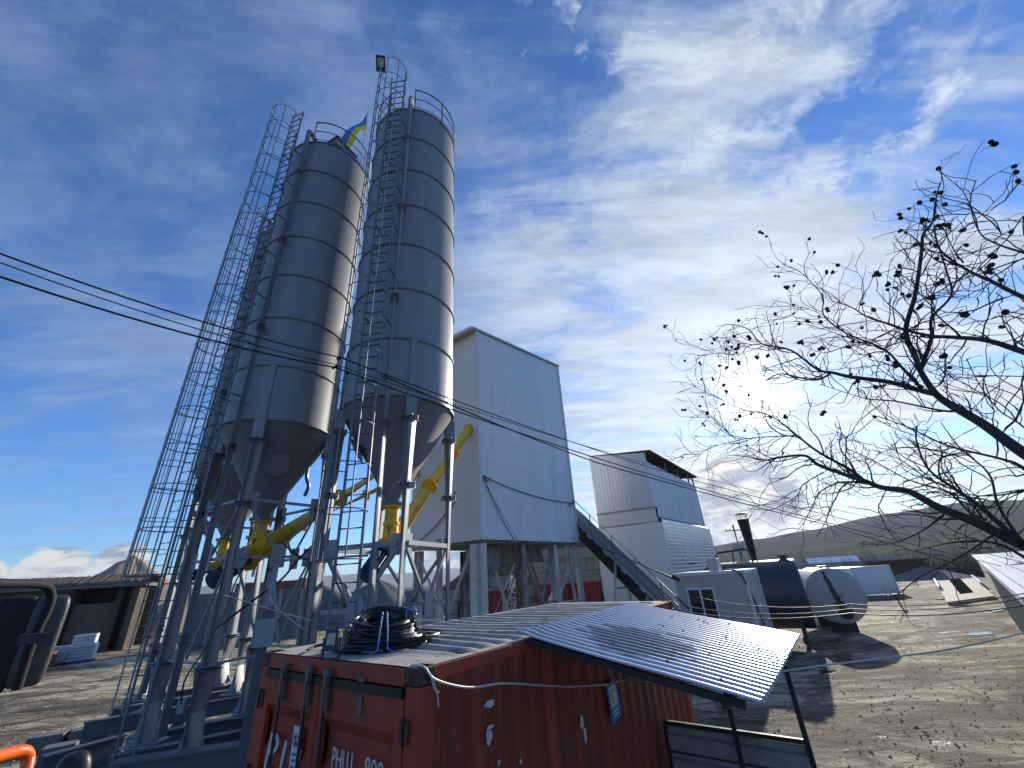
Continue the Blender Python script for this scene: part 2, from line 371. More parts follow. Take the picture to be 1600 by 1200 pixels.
# ---------------------------------------------------------------- ground and hills
def vnoise(x, y, s=1):
    return math.sin(x * 1.3 * s + 2.1 * math.sin(y * 0.7 * s)) * 0.5 + math.sin(y * 1.9 * s + 1.7 * math.sin(x * 0.9 * s) + 1.3) * 0.3 + math.sin((x + y) * 3.7 * s) * 0.2
EL = [(-180, 0.8), (-60, -0.6), (-45, -0.8), (-30, -0.8), (-15, -0.8), (0, -0.6), (12, 0.4), (23, 1.55), (28, 1.95), (33, 2.35), (41, 3.1), (46, 3.3), (52, 2.8), (60, 2.6), (90, 1.5), (180, 0.8)]
def elev(az):
    for (a0, e0), (a1, e1) in zip(EL, EL[1:]):
        if a0 <= az <= a1:
            t = (az - a0) / (a1 - a0); t = t * t * (3 - 2 * t); return e0 + (e1 - e0) * t
    return 0.8
def terrain(az, D):
    x, y = D * math.sin(R(az)), D * math.cos(R(az))
    if D < 85: return GZ + (vnoise(x, y, 0.9) * 0.035 + vnoise(x + 9, y, 2.7) * 0.02) * (1 if D > 3 else 0)
    dip = GZ - 9 * min(1, (D - 85) / 90) ** 1.0
    if D < 260: return dip + vnoise(x, y, 0.03) * min(1, (D - 85) / 60) * 0.8
    t = min(1, (D - 260) / 1150); t = t * t * (3 - 2 * t)
    top = CAMZ + 1450 * math.tan(R(elev(az)))
    return dip + (top - dip) * t + vnoise(x, y, 0.012) * 5 * t * (1 - 0.6 * t)
def polar(name, radii, azs, m, fn=terrain):
    vs = []; fs = []; n = len(azs)
    for D in radii:
        for a in azs: vs.append((D * math.sin(R(a)), D * math.cos(R(a)), fn(a, D)))
    for i in range(len(radii) - 1):
        for k in range(n - 1): fs.append((i * n + k, (i + 1) * n + k, (i + 1) * n + k + 1, i * n + k + 1))
    return MB().add(vs, fs, True).build(name, m)
def ground_mat():
    m = bpy.data.materials.new('yard_mud'); m.use_nodes = True; t = m.node_tree; n = t.nodes; L = t.links; b = n['Principled BSDF']; b.inputs['Specular IOR Level'].default_value = 0.15
    ge = n.new('ShaderNodeNewGeometry')
    def mapn(rot, sc):
        q = n.new('ShaderNodeMapping'); L.new(ge.outputs['Position'], q.inputs[0]); q.inputs['Rotation'].default_value = (0, 0, R(rot)); q.inputs['Scale'].default_value = sc; return q.outputs[0]
    def nz(v, s, d=8, r=0.62, di=0.0):
        q = n.new('ShaderNodeTexNoise'); L.new(v, q.inputs['Vector']); q.inputs['Scale'].default_value = s; q.inputs['Detail'].default_value = d; q.inputs['Roughness'].default_value = r; q.inputs['Distortion'].default_value = di; return q.outputs[0]
    def mr(x, a, b_, c, d):
        q = n.new('ShaderNodeMapRange'); L.new(x, q.inputs[0]); 
        for i, v in zip((1, 2, 3, 4), (a, b_, c, d)): q.inputs[i].default_value = v
        return q.outputs[0]
    def mx(f, a, b_):
        q = n.new('ShaderNodeMix'); q.data_type = 'RGBA'; L.new(f, q.inputs[0])
        for s_, v in ((q.inputs[6], a), (q.inputs[7], b_)):
            if isinstance(v, tuple): s_.default_value = rgb(v)
            else: L.new(v, s_)
        return q.outputs[2]
    pos = ge.outputs['Position']
    big = nz(mapn(20, (0.5, 1.0, 1)), 0.16, 10, 0.68, 1.0)
    ruts = nz(mapn(24, (0.35, 1.25, 1)), 0.5, 10, 0.72, 1.3)
    cr = n.new('ShaderNodeTexVoronoi'); cr.feature = 'DISTANCE_TO_EDGE'; cr.inputs['Scale'].default_value = 0.55; L.new(mapn(10, (0.5, 1.2, 1)), cr.inputs['Vector'])
    fine = nz(pos, 9, 8, 0.7)
    c = mx(mr(big, 0.44, 0.56, 0, 1), (0.70, 0.60, 0.42), (0.26, 0.215, 0.15))
    c = mx(mr(ruts, 0.495, 0.55, 0, 0.85), c, (0.125, 0.105, 0.078))
    mid = nz(mapn(-15, (1, 0.6, 1)), 2.4, 8, 0.75, 0.6)
    c = mx(mr(mid, 0.53, 0.60, 0, 0.6), c, (0.13, 0.108, 0.08))
    ruts2 = nz(mapn(70, (0.3, 2.2, 1)), 0.7, 8, 0.7, 1.2)
    c = mx(mr(ruts2, 0.56, 0.61, 0, 0.8), c, (0.085, 0.07, 0.053))
    wv = n.new('ShaderNodeTexWave'); L.new(mapn(62, (1, 0.55, 1)), wv.inputs['Vector']); wv.inputs['Scale'].default_value = 0.22; wv.inputs['Distortion'].default_value = 9.0; wv.inputs['Detail'].default_value = 5; wv.inputs['Detail Scale'].default_value = 0.7; wv.inputs['Detail Roughness'].default_value = 0.6
    tk_ = n.new('ShaderNodeMath'); tk_.operation = 'MULTIPLY'; L.new(mr(wv.outputs['Fac'], 0.78, 0.90, 0, 0.8), tk_.inputs[0]); L.new(mr(nz(mapn(0, (1, 1, 1)), 0.12, 3), 0.40, 0.55, 0, 1), tk_.inputs[1])
    c = mx(tk_.outputs[0], c, (0.075, 0.062, 0.048))
    crk = n.new('ShaderNodeMapRange'); L.new(cr.outputs[0], crk.inputs[0]); crk.inputs[1].default_value = 0.0; crk.inputs[2].default_value = 0.035; crk.inputs[3].default_value = 0.75; crk.inputs[4].default_value = 0
    c = mx(crk.outputs[0], c, (0.06, 0.052, 0.042))
    c = mx(mr(fine, 0.55, 0.75, 0, 0.4), c, (0.42, 0.39, 0.31))
    L.new(c, b.inputs['Base Color'])
    wet = mr(nz(mapn(15, (0.4, 1.3, 1)), 0.42, 7, 0.62, 1.2), 0.665, 0.70, 0, 1)
    q = n.new('ShaderNodeMapRange'); L.new(wet, q.inputs[0]); q.inputs[3].default_value = 0.85; q.inputs[4].default_value = 0.12; L.new(q.outputs[0], b.inputs['Roughness'])
    ad = n.new('ShaderNodeMath'); ad.operation = 'MULTIPLY_ADD'; L.new(ruts, ad.inputs[0]); ad.inputs[1].default_value = 1.0; L.new(fine, ad.inputs[2])
    bp = n.new('ShaderNodeBump'); bp.inputs['Strength'].default_value = 1.0; bp.inputs['Distance'].default_value = 0.14; L.new(ad.outputs[0], bp.inputs['Height']); L.new(bp.outputs[0], b.inputs['Normal'])
    return m
def hill_mat():
    m = bpy.data.materials.new('hill_cover'); m.use_nodes = True; t = m.node_tree; n = t.nodes; L = t.links; b = n['Principled BSDF']; b.inputs['Roughness'].default_value = 1.0; b.inputs['Specular IOR Level'].default_value = 0.0
    ge = n.new('ShaderNodeNewGeometry'); mp = n.new('ShaderNodeMapping'); L.new(ge.outputs['Position'], mp.inputs[0]); mp.inputs['Rotation'].default_value = (0, 0, R(-35)); mp.inputs['Scale'].default_value = (0.5, 1.3, 0.2)
    vo = n.new('ShaderNodeTexVoronoi'); vo.inputs['Scale'].default_value = 0.007; L.new(mp.outputs[0], vo.inputs['Vector'])
    sp = n.new('ShaderNodeSeparateColor'); L.new(vo.outputs['Color'], sp.inputs[0])
    cr = n.new('ShaderNodeValToRGB'); L.new(sp.outputs[0], cr.inputs[0]); e = cr.color_ramp; e.interpolation = 'CONSTANT'
    e.elements[0].position = 0; e.elements[0].color = (0.055, 0.045, 0.038, 1); e.elements[1].position = 0.28; e.elements[1].color = (0.095, 0.10, 0.036, 1)
    for p_, c_ in ((0.38, (0.06, 0.048, 0.038)), (0.60, (0.12, 0.105, 0.06)), (0.70, (0.065, 0.055, 0.042))):
        q = e.elements.new(p_); q.color = rgb(c_)
    nz = n.new('ShaderNodeTexNoise'); nz.inputs['Scale'].default_value = 0.05; nz.inputs['Detail'].default_value = 10; nz.inputs['Roughness'].default_value = 0.7; L.new(ge.outputs['Position'], nz.inputs['Vector'])
    mr = n.new('ShaderNodeMapRange'); L.new(nz.outputs[0], mr.inputs[0]); mr.inputs[1].default_value = 0.45; mr.inputs[2].default_value = 0.6
    mx = n.new('ShaderNodeMix'); mx.data_type = 'RGBA'; L.new(mr.outputs[0], mx.inputs[0]); L.new(cr.outputs[0], mx.inputs[6]); mx.inputs[7].default_value = (0.045, 0.037, 0.035, 1)
    # woods cover the higher slopes
    sx = n.new('ShaderNodeSeparateXYZ'); L.new(ge.outputs['Position'], sx.inputs[0])
    ad = n.new('ShaderNodeMath'); ad.operation = 'MULTIPLY_ADD'; L.new(nz.outputs[0], ad.inputs[0]); ad.inputs[1].default_value = 40; L.new(sx.outputs[2], ad.inputs[2])
    m2 = n.new('ShaderNodeMapRange'); L.new(ad.outputs[0], m2.inputs[0]); m2.inputs[1].default_value = 36; m2.inputs[2].default_value = 46
    mx2 = n.new('ShaderNodeMix'); mx2.data_type = 'RGBA'; L.new(m2.outputs[0], mx2.inputs[0]); L.new(mx.outputs[2], mx2.inputs[6]); mx2.inputs[7].default_value = (0.042, 0.038, 0.045, 1)
    L.new(mx2.outputs[2], b.inputs['Base Color'])
    return m
GM = ground_mat(); HM = hill_mat()
azs = [-180 + 2.0 * i for i in range(60)] + [-60 + 0.75 * i for i in range(161)] + [62 + 2.0 * i for i in range(60)]
rad = [0.02] + [1.5 + 0.5 * i for i in range(40)] + [22 + 1.0 * i for i in range(30)] + [53 + 4 * i for i in range(9)] + [90]
struct(polar('ground', rad, azs, GM))
struct(polar('hills', [90, 100, 115, 135, 160, 190, 225, 260, 310, 370, 440, 520, 610, 710, 820, 940, 1070, 1200, 1330, 1450, 1600, 1900], azs, HM))
def blue_ridge(az, D):
    b = -60
    if D < 3300: return b
    return CAMZ + D * math.tan(R(1.15 + 0.10 * math.sin(az * 0.5) + 0.05 * math.sin(az * 2.3) - 0.03 * max(0, az - 5) - 0.03 * max(0, -25 - az)))
RIDGE = mat('forest_ridge', (0.045, 0.06, 0.05), 0.95, 0, 0.2, 0.02)
vs_az = [-70 + 0.5 * i for i in range(201)]
struct(polar('distant_hills', [2500, 3300, 3600, 4200], vs_az, RIDGE, blue_ridge))

# ---------------------------------------------------------------- silos
SR = 1.36; SB = 7.0; SEG = 1.49; ST = SB + 7 * SEG
def ladder(parent, c, ang, z0, z1, cage0, cage1, r=1.78, cr=0.37):
    nrm = Vector((math.cos(R(ang)), math.sin(R(ang)), 0)); tan = Vector((-nrm.y, nrm.x, 0))
    base = Vector((c[0], c[1], 0)) + nrm * r
    L = MB()
    for s in (-1, 1): L.bar(base + tan * (0.23 * s) + Z * z0, base + tan * (0.23 * s) + Z * z1, 0.048, 0.025, nrm)
    z = z0 + 0.15
    while z < z1:
        L.tube([base - tan * 0.22 + Z * z, base + tan * 0.22 + Z * z], 0.016, 6); z += 0.3
    z = z0 + 1.0
    while z < ST + 0.3:
        if z > SB - 0.2:
            for s in (-1, 1): L.bar(base + tan * (0.23 * s) + Z * z, base + tan * (0.23 * s) + Z * z - nrm * (r - SR - 0.01), 0.03, 0.03)
        z += 1.49
    lo = L.build('ladder', LADM, parent)
    K = MB(); cc = base + nrm * cr
    z = cage0; pts = []
    nh = int((cage1 - cage0) / 0.80); dzz = (cage1 - cage0) / nh
    angs = [ang + 180 - 52 - i * (360 - 104) / 16 for i in range(17)]
    for h in range(nh + 1):
        zz = cage0 + h * dzz
        ring = [cc + Vector((math.cos(R(a)), math.sin(R(a)), 0)) * (cr + 0.05) + Z * zz for a in angs]
        K.tube([base + tan * 0.23 * (1 if (ring[0] - base).dot(tan) > 0 else -1) + Z * zz] + ring + [base + tan * 0.23 * (1 if (ring[-1] - base).dot(tan) > 0 else -1) + Z * zz], 0.0115, 5)
    for a in (-90, -45, 0, 45, 90):
        q = cc + Vector((math.cos(R(ang + a)), math.sin(R(ang + a)), 0)) * (cr + 0.052)
        K.bar(q + Z * cage0, q + Z * cage1, 0.025, 0.012, nrm)
    K.build('safety_cage', LADM, lo)
    return base, cc, nrm, tan
def silo(c, leg0, lad, pipe, label, flz, zfoot, manhole=None, hatch=False, lad_z0=0.6, cage_top=ST + 0.35, thick=True, brace_z=((5.1, 3.9), (3.9, 2.0))):
    root = thing('cement_silo', label, 'silo', (c[0], c[1], GZ), 'grey steel cement silos')
    S = MB().lathe((c[0], c[1], 0), [(SR, SB), (SR, ST)], 96)
    S.lathe((c[0], c[1], 0), [(SR, ST), (SR - 0.05, ST + 0.02), (0.15, ST + 0.22), (0.0, ST + 0.22)], 96)
    # vertical weld of each course
    for i in range(7):
        a = 40 + i * 67; S.bar(pol(c, SR + 0.001, a, SB + i * SEG), pol(c, SR + 0.001, a, SB + (i + 1) * SEG), 0.02, 0.006, (math.cos(R(a)), math.sin(R(a)), 0))
    shell = S.build('shell', SILO, root)
    for i in range(8):
        z = SB + i * SEG; w = 0.035
        MB().lathe((c[0], c[1], z), [(SR + .001, -0.028), (SR + w, -0.028), (SR + w, 0.012), (SR + .001, 0.012)], 96, smooth=False).build('flange_ring', SILOD, shell)
    cone = MB().lathe((c[0], c[1], 0), [(SR, SB), (0.17, 4.95), (0.17, 4.86), (0.28, 4.86), (0.28, 4.80), (0.12, 4.80)], 96).build('cone', SILOD, root)
    if manhole:
        a, z = manhole; t = (z - 4.95) / (SB - 4.95); r_ = 0.17 + (SR - 0.17) * t
        nv = Vector((math.cos(R(a)) * (SB - 4.95), math.sin(R(a)) * (SB - 4.95), -(SR - 0.17))).normalized()
        p = pol(c, r_, a, z); D = MB().cyl(p - nv * 0.05, p + nv * 0.07, 0.30, 28)
        x, y = frame(nv)
        for k in range(22):
            q = p + (x * math.cos(k * math.pi / 11) + y * math.sin(k * math.pi / 11)) * 0.265; D.cyl(q + nv * .05, q + nv * 0.09, 0.016, 6)
        D.build('manhole_cover', SILO, root)
    feet = []
    for k in range(4):
        a = leg0 + 90 * k; er = Vector((math.cos(R(a)), math.sin(R(a)), 0)); et = Vector((-er.y, er.x, 0))
        B = MB(); B.box(pol(c, SR + 0.02, a, (SB + SB + SEG) / 2), (0.035, 0.16, SEG - 0.03), (er, et, Z)); 
        B.box(pol(c, SR - 0.02, a, SB - 0.28), (0.22, 0.24, 0.52), (er, et, Z))
        B.build('stiffener', SILO, root)
        p = pol(c, SR - 0.02, a, 0); feet.append(p)
        lgb = MB().cyl(p + Z * (1.98 if thick else zfoot), p + Z * (SB - 0.55), 0.14, 20)
        if thick: lgb.cyl(p + Z * zfoot, p + Z * 1.92, 0.205, 24)
        lg = lgb.build('leg', STEEL, root)
        for z in [SB - 0.55] + list(flz):
            F = MB()
            F.cyl(p + Z * (z - 0.03), p + Z * (z + 0.03), 0.19 if z > 3 or not thick else 0.26, 16)
            for q in range(6):
                b = p + Vector((math.cos(q * 1.047), math.sin(q * 1.047), 0)) * 0.175; F.cyl(b + Z * (z - 0.07), b + Z * (z + 0.07), 0.016, 6)
            F.build('flange', STEEL, lg)
        F = MB()
        F.box(p + Z * (zfoot + 0.012), (0.42, 0.42, 0.025), (er, et, Z))
        for q in range(4):
            d = Vector((math.cos(q * 1.571 + R(a)), math.sin(q * 1.571 + R(a)), 0))
            F.prism([p + d * 0.13 + Z * (zfoot + 0.025), p + d * (0.30 if thick else 0.21) + Z * (zfoot + 0.025), p + d * 0.13 + Z * (zfoot + 0.24)], Vector((-d.y, d.x, 0)) * 0.015)
        F.build('base_plate', STEEL, lg)
    for k in range(4):
        a, b = feet[k], feet[(k + 1) % 4]; d = (b - a).normalized(); a2, b2 = a + d * 0.12, b - d * 0.12
        up = d.cross(Z)
        if k == 2 and thick: continue
        B = MB(); bz = brace_z; bw = 0.09 if not thick else 0.06
        for (z1, z0) in bz:
            B.bar(a2 + Z * z1, b2 + Z * z1, bw, bw); mid = (a2 + b2) / 2 + Z * (z0 + 0.05)
            B.bar(a2 + Z * (z1 - 0.1), mid, bw * .65, bw * .65); B.bar(b2 + Z * (z1 - 0.1), mid, bw * .65, bw * .65)
            for q, s in ((a2, 1), (b2, -1)): B.box(q + Z * (z1 - 0.02) + d * (0.06 * s), (0.24, 0.015, 0.4), (d, up, Z))
        B.bar(a2 + Z * brace_z[-1][1], b2 + Z * brace_z[-1][1], bw * .7, bw * .7)
        B.box((a2 + b2) / 2 + Z * (brace_z[0][1] + 0.02) + up * 0.06, (0.34, 0.015, 0.5), (d, up, Z))
        B.build('brace', STEEL, root)
    # roof railing
    Rl = MB()
    gap = lad
    A0, A1 = gap + 18, gap + 342
    for zz, rr in ((ST + 1.05, 0.024), (ST + 0.55, 0.016)):
        Rl.tube([pol(c, SR + 0.03, A0 + (A1 - A0) * i / 48, zz) for i in range(49)], rr, 7)
    Rl.tube([pol(c, SR + 0.03, A0 + (A1 - A0) * i / 48, ST + 0.10) for i in range(49)], 0.012, 5)
    for i in range(9):
        a = A0 + (A1 - A0) * i / 8; Rl.bar(pol(c, SR + 0.03, a, ST - 0.05), pol(c, SR + 0.03, a, ST + 1.05), 0.045, 0.02, (math.cos(R(a)), math.sin(R(a)), 0))
    Rl.build('roof_railing', LADM, root)
    # filling pipe up the side with its elbow
    e = 0.13
    pp = pol(c, SR + 0.16, pipe, 0); inn = Vector((-math.cos(R(pipe)), -math.sin(R(pipe)), 0))
    pts = [pp + Z * 1.0, pp + Z * (ST + 0.30)] + [pp + inn * (e - e * math.cos(t)) + Z * (ST + 0.30 + e * math.sin(t)) for t in (0.4, 0.8, 1.2, 1.57)] + [pp + inn * 0.45 + Z * (ST + 0.43), pp + inn * 0.58 + Z * (ST + 0.2)]
    Pp = MB().tube(pts, 0.075, 14)
    for z in (2.4, 6.2, 9.5, 12.6, 15.6): Pp.cyl(pp + Z * (z - 0.025), pp + Z * (z + 0.025), 0.115, 14); Pp.cyl(pp + Z * (z + 0.09), pp + Z * (z + 0.13), 0.105, 14)
    for i in range(7): Pp.bar(pp + Z * (SB + 0.4 + i * SEG), pp + inn * 0.16 + Z * (SB + 0.4 + i * SEG), 0.04, 0.04)
    Pp.build('fill_pipe', STEEL, root)
    base, cc, nrm, tan = ladder(root, c, lad, lad_z0, ST + 1.1, 3.6, cage_top)
    if hatch:
        ax = (Vector((0.9, -0.43, 0)), Vector((0.43, 0.9, 0)), Z)
        MB().box((c[0] + 0.55, c[1] - 0.55, ST + 0.42), (0.75, 0.9, 0.30), ax).box((c[0] + 0.55, c[1] - 0.55, ST + 0.59), (0.85, 1.0, 0.04), ax).build('dust_filter', SILOD, root, bevel=0.01)
    else:
        MB().cyl((c[0] + 0.2, c[1], ST + 0.15), (c[0] + 0.2, c[1], ST + 0.40), 0.3, 20).build('roof_hatch', SILOD, root)
    return root, base, cc, nrm, tan, feet
CA, CB, CC_ = (-6.47, 10.40), (-2.93, 9.51), (-9.85, 14.08)
siloA, bA, ccA, nA, tA, feetA = silo(CA, -76, 253, 266, 'grey silo in the middle of the three, topped by a filter box and the flag', (5.0, 1.95), 0.64, manhole=(-52, 6.05), hatch=True)
siloB, bB, ccB, nB, tB, feetB = silo(CB, -62, 264, 277, 'grey silo nearest the white tower, the rightmost, with a floodlight above its ladder', (5.0,), 0.2, manhole=(205, 6.1), lad_z0=0.4, cage_top=ST + 0.65, thick=False, brace_z=((3.9, 2.75),))
siloC, bC, ccC, nC, tC, feetC = silo(CC_, -90, 250, 262, 'grey silo at the back left, mostly hidden behind the ladder of the middle silo', (5.0, 1.95), 0.64, brace_z=((5.1, 3.9),))
# flag on the middle silo
fl = thing('flag', 'blue and yellow flag on a thin pole at the rail of the middle silo', 'flag', (-5.12, 9.96, ST - 0.1))
fp = Vector(fl.location)
ftop = Vector((-5.16, 9.98, 20.6))
MB().tube([fp, ftop], 0.016, 7).build('pole', LADM, fl)
def flag_part(v0, v1, m, nm):
    b = MB(); nu, nv = 22, 5; vs = []
    for j in range(nv + 1):
        v = v0 + (v1 - v0) * j / nv
        for i in range(nu + 1):
            u = i / nu; w = 1 - 0.25 * u
            # hangs away from the hoist, the lower edge swinging outwards
            x = -0.95 * u + 0.05 * math.sin(u * 5.5 + v) * u; z = -1.95 * u ** 1.12; y = 0.10 * math.sin(u * 7 + v * 2.5)
            vs.append(ftop + Vector((x + v * (-0.04 + 0.42 * u) * w, y + 0.10 * v, z - v * (0.92 - 0.62 * u) * w)))
    fs = [(j * (nu + 1) + i, j * (nu + 1) + i + 1, (j + 1) * (nu + 1) + i + 1, (j + 1) * (nu + 1) + i) for j in range(nv) for i in range(nu)]
    b.add(vs, fs, True); b.build(nm, m, fl)
flag_part(0, 0.5, FLB, 'blue_cloth'); flag_part(0.5, 1, FLY, 'yellow_cloth')
# floodlight over the right silo's cage
def floodlight(pos, d, size, label, up=0.0, lit=False):
    t = thing('floodlight', label, 'lamp', pos)
    d = Vector(d).normalized(); x = d.cross(Z).normalized(); y = x.cross(d).normalized(); p = Vector(pos) + Z * up
    w, h = size
    MB().box(p, (w, h, 0.06), (x, y, d)).box(p - y * (h * 0.36) - d * 0.05, (w * 0.8, h * 0.24, 0.06), (x, y, d)).build('housing', DSTEEL, t, bevel=0.008)
    MB().box(p + d * 0.033 + y * h * 0.05, (w * 0.64, h * 0.56, 0.006), (x, y, d)).build('lens', mat('lamp_lens', (0.40, 0.38, 0.28), 0.5, 0, 0.04, 5), t)
    return t, p, x, y, d
ft, p_, x_, y_, d_ = floodlight(ccB - tB * 0.46 + nB * 0.05 + Z * (ST + 0.95), (0.12, -0.72, -0.62), (0.30, 0.46), 'black rectangular floodlight on the cage top of the rightmost silo', 0.25)
MB().tube([Vector(ft.location) - Z * 0.35, p_ - y_ * 0.15 - d_ * 0.04], 0.014, 6).tube([ccB - tB * 0.25 + nB * 0.3 + Z * (ST + 0.84), p_ - d_ * 0.05], 0.009, 5).build('bracket', LADM, ft)

# ---------------------------------------------------------------- screw conveyors
def auger(a_out, low, high, label, r=0.20, inlet=0.19):
    t = thing('screw_conveyor', label, 'conveyor', (low.x, low.y, GZ), 'yellow screw conveyors from silo to tower')
    d = (high - low).normalized()
    B = MB().tube([low - d * 0.25, high], r, 20)
    L = (high - low).length
    for k in (0.33, 0.66): B.cyl(low + d * (L * k - 0.02), low + d * (L * k + 0.02), r + 0.035, 24)
    B.cyl(low - d * 0.27, low - d * 0.2, r + 0.05, 20); B.cyl(high - d * 0.06, high, r + 0.05, 20)
    B.build('tube', YEL, t)
    I = MB().lathe((a_out[0], a_out[1], 0), [(0.24, 4.795), (0.24, 4.75), (0.15, 4.74), (0.155, 4.45), (0.18, 4.44), (0.18, 4.38), (0.16, 4.36), (0.175, low.z + 0.1)], 24)
    I.tube([Vector((a_out[0], a_out[1], low.z + 0.35)), low], [0.17, 0.185], 20)
    for k in range(12):
        q = pol(a_out, 0.215, k * 30, 4.70); I.cyl(q, q + Z * 0.16, 0.014, 6)
    I.build('inlet', YEL, t)
    g = MB().tube([low - d * 0.28, low - d * 0.52], 0.17, 18).tube([low - d * 0.52, low - d * 0.58], 0.20, 18).tube([low - d * 0.58, low - d * 1.02], 0.17, 18).tube([low - d * 1.02, low - d * 1.14], 0.185, 18)
    g.box(low - d * 0.78 + Z * 0.18, (0.18, 0.2, 0.12))
    x, y = frame(d)
    for k in range(18):
        q = (x * math.cos(k * math.pi / 9) + y * math.sin(k * math.pi / 9)) * 0.175; g.bar(low - d * 0.60 + q, low - d * 1.0 + q, 0.01, 0.025, q)
    g.build('motor', MOTB, t)
    return t
T0 = Vector((-1.57, 16.83, 0)); TR = Vector((2.97, 22.96, 0)); TL = Vector((-5.05, 19.30, 0)); TBK = TR + TL - T0
uR = (TR - T0).normalized(); uL = (TL - T0).normalized(); nL = -uR; nR = -uL     # outward normals of the left and right faces
wR = (TR - T0).length; wL = (TL - T0).length
aB_hi = T0 + uL * 0.63 + Z * 9.2; aA_hi = T0 + uL * 3.55 + Z * 9.3
auger(CB, Vector((CB[0], CB[1], 4.0)), aB_hi, 'yellow screw conveyor rising from under the rightmost silo into the white tower')
auger(CA, Vector((CA[0], CA[1], 4.05)), aA_hi, 'yellow screw conveyor from under the middle silo, passing behind the rightmost silo', r=0.245)
auger(CC_, Vector((CC_[0], CC_[1], 4.05)), T0 + uL * 4.0 + Z * 8.0, 'yellow screw conveyor under the back left silo, only its inlet showing')

# ---------------------------------------------------------------- white mixing tower
def shear_panel(name, base_c, w, z0, z1a, z1b, nrm, tang, m, parent, ribs=0, rib_z=(0, 0), thick=0.06, proud=0.0):
    pass
tw = thing('mixing_tower', 'tall white panelled tower on columns, beside the rightmost silo', 'building', (T0.x, T0.y, GZ))
zb = 4.6; zc = 6.55; zt = 14.15; zt2 = 15.05
def wall_ribbed(a, b, z0, z1a, z1b, nrm, step, depth, m, name, parent, seams=()):
    """wall from a to b built of horizontal cassettes with small grooves"""
    B = MB(); a = Vector(a); b = Vector(b); n = Vector(nrm)
    zs = []; z = z0
    while z < min(z1a, z1b) - step * 0.5: zs.append(z); z += step
    g = 0.012
    for i, z in enumerate(zs):
        top = zs[i + 1] if i + 1 < len(zs) else None
        if top is None:
            B.add([a + Z * z, b + Z * z, b + Z * z1b, a + Z * z1a], [(0, 1, 2, 3)])
        else:
            B.add([a + Z * z, b + Z * z, b + Z * (top - g * 2), a + Z * (top - g * 2), b + Z * (top - g) - n * depth, a + Z * (top - g) - n * depth, b + Z * top, a + Z * top], [(0, 1, 2, 3), (3, 2, 4, 5), (5, 4, 6, 7)])
    return B.build(name, m, parent)
c1o = nR * 0.02 + nL * 0.02
wall_ribbed(T0, TR, zc, zt, zt2, nR, 1.15, 0.010, PANEL, 'upper_wall', tw)
wall_ribbed(TL, T0, zc, zt, zt, nL, 1.15, 0.010, PANELG, 'upper_wall', tw)
wall_ribbed(T0 + nR * 0.012, TR + nR * 0.012, zb, zc - 0.003, zc - 0.003, nR, 0.16, 0.008, PANEL, 'lower_wall', tw)
wall_ribbed(TL + nL * 0.012, T0 + nL * 0.012, zb, zc - 0.003, zc - 0.003, nL, 1.95, 0.008, PANELG, 'lower_wall', tw)
MB().add([TR + Z * zb, TBK + Z * zb, TBK + Z * zt2, TR + Z * zt2], [(0, 1, 2, 3)]).add([TBK + Z * zb, TL + Z * zb, TL + Z * zt, TBK + Z * zt2], [(0, 1, 2, 3)]).build('rear_wall', PANELG, tw)
Tm = MB()
Tm.bar(T0 + nR * 0.02 + nL * 0.02 + Z * zb, T0 + nR * 0.02 + nL * 0.02 + Z * zt, 0.16, 0.05, nR)
Tm.build('corner_trim', TRIM, tw); Tm = MB()
Tm.bar(TR + nR * 0.02 + Z * zb, TR + nR * 0.02 + Z * zt2, 0.12, 0.05, nR)
Tm.build('corner_trim', TRIM, tw)
Tm = MB(); Tm.bar(T0 - uR * 0.05 + nR * 0.03 + Z * (zb - 0.02), TR + nR * 0.03 + Z * (zb - 0.02), 0.10, 0.10); Tm.bar(TL + nL * 0.03 + Z * (zb - 0.02), T0 + nL * 0.03 + Z * (zb - 0.02), 0.10, 0.10)
Tm.build('bottom_flashing', TRIM, tw)
ov = 0.38
slope = (zt2 - zt) / wR
rp = [T0 + nL * ov + nR * 0.10 + Z * (zt - ov * slope + 0.02), TR + uR * 0.1 + nR * 0.10 + Z * (zt2 + 0.03), TBK + uR * 0.1 + Z * (zt2 + 0.03), TL + nL * ov + uL * 0.1 + Z * (zt - ov * slope + 0.02)]
rf = MB().prism(rp, Z * 0.10)
for i in range(15):
    q0 = rp[0].lerp(rp[3], (i + 0.5) / 15); q1 = rp[1].lerp(rp[2], (i + 0.5) / 15); rf.bar(q0 + Z * 0.12, q1 + Z * 0.12, 0.06, 0.05)
rfo = rf.build('roof', mat('roof_sheet_grey', (0.42, 0.44, 0.42), 0.5, 0.1, 0.08, 2), tw)
gu = rp[0] + nL * 0.09 + Z * 0.0; gv = rp[3] + nL * 0.09 + Z * 0.0
MB().bar(gu - Z * 0.02, gv - Z * 0.02, 0.13, 0.11).build('gutter', TRIM, rfo)
# conveyor entry collars
for q in (aB_hi, aA_hi):
    MB().lathe(q, [(0.17, -0.01), (0.27, -0.01), (0.27, 0.03), (0.20, 0.03), (0.20, 0.10)], 24, d=nL).build('entry_collar', mat('collar_grey', (0.35, 0.38, 0.42), 0.4, 0.4, 0.05, 4), tw)
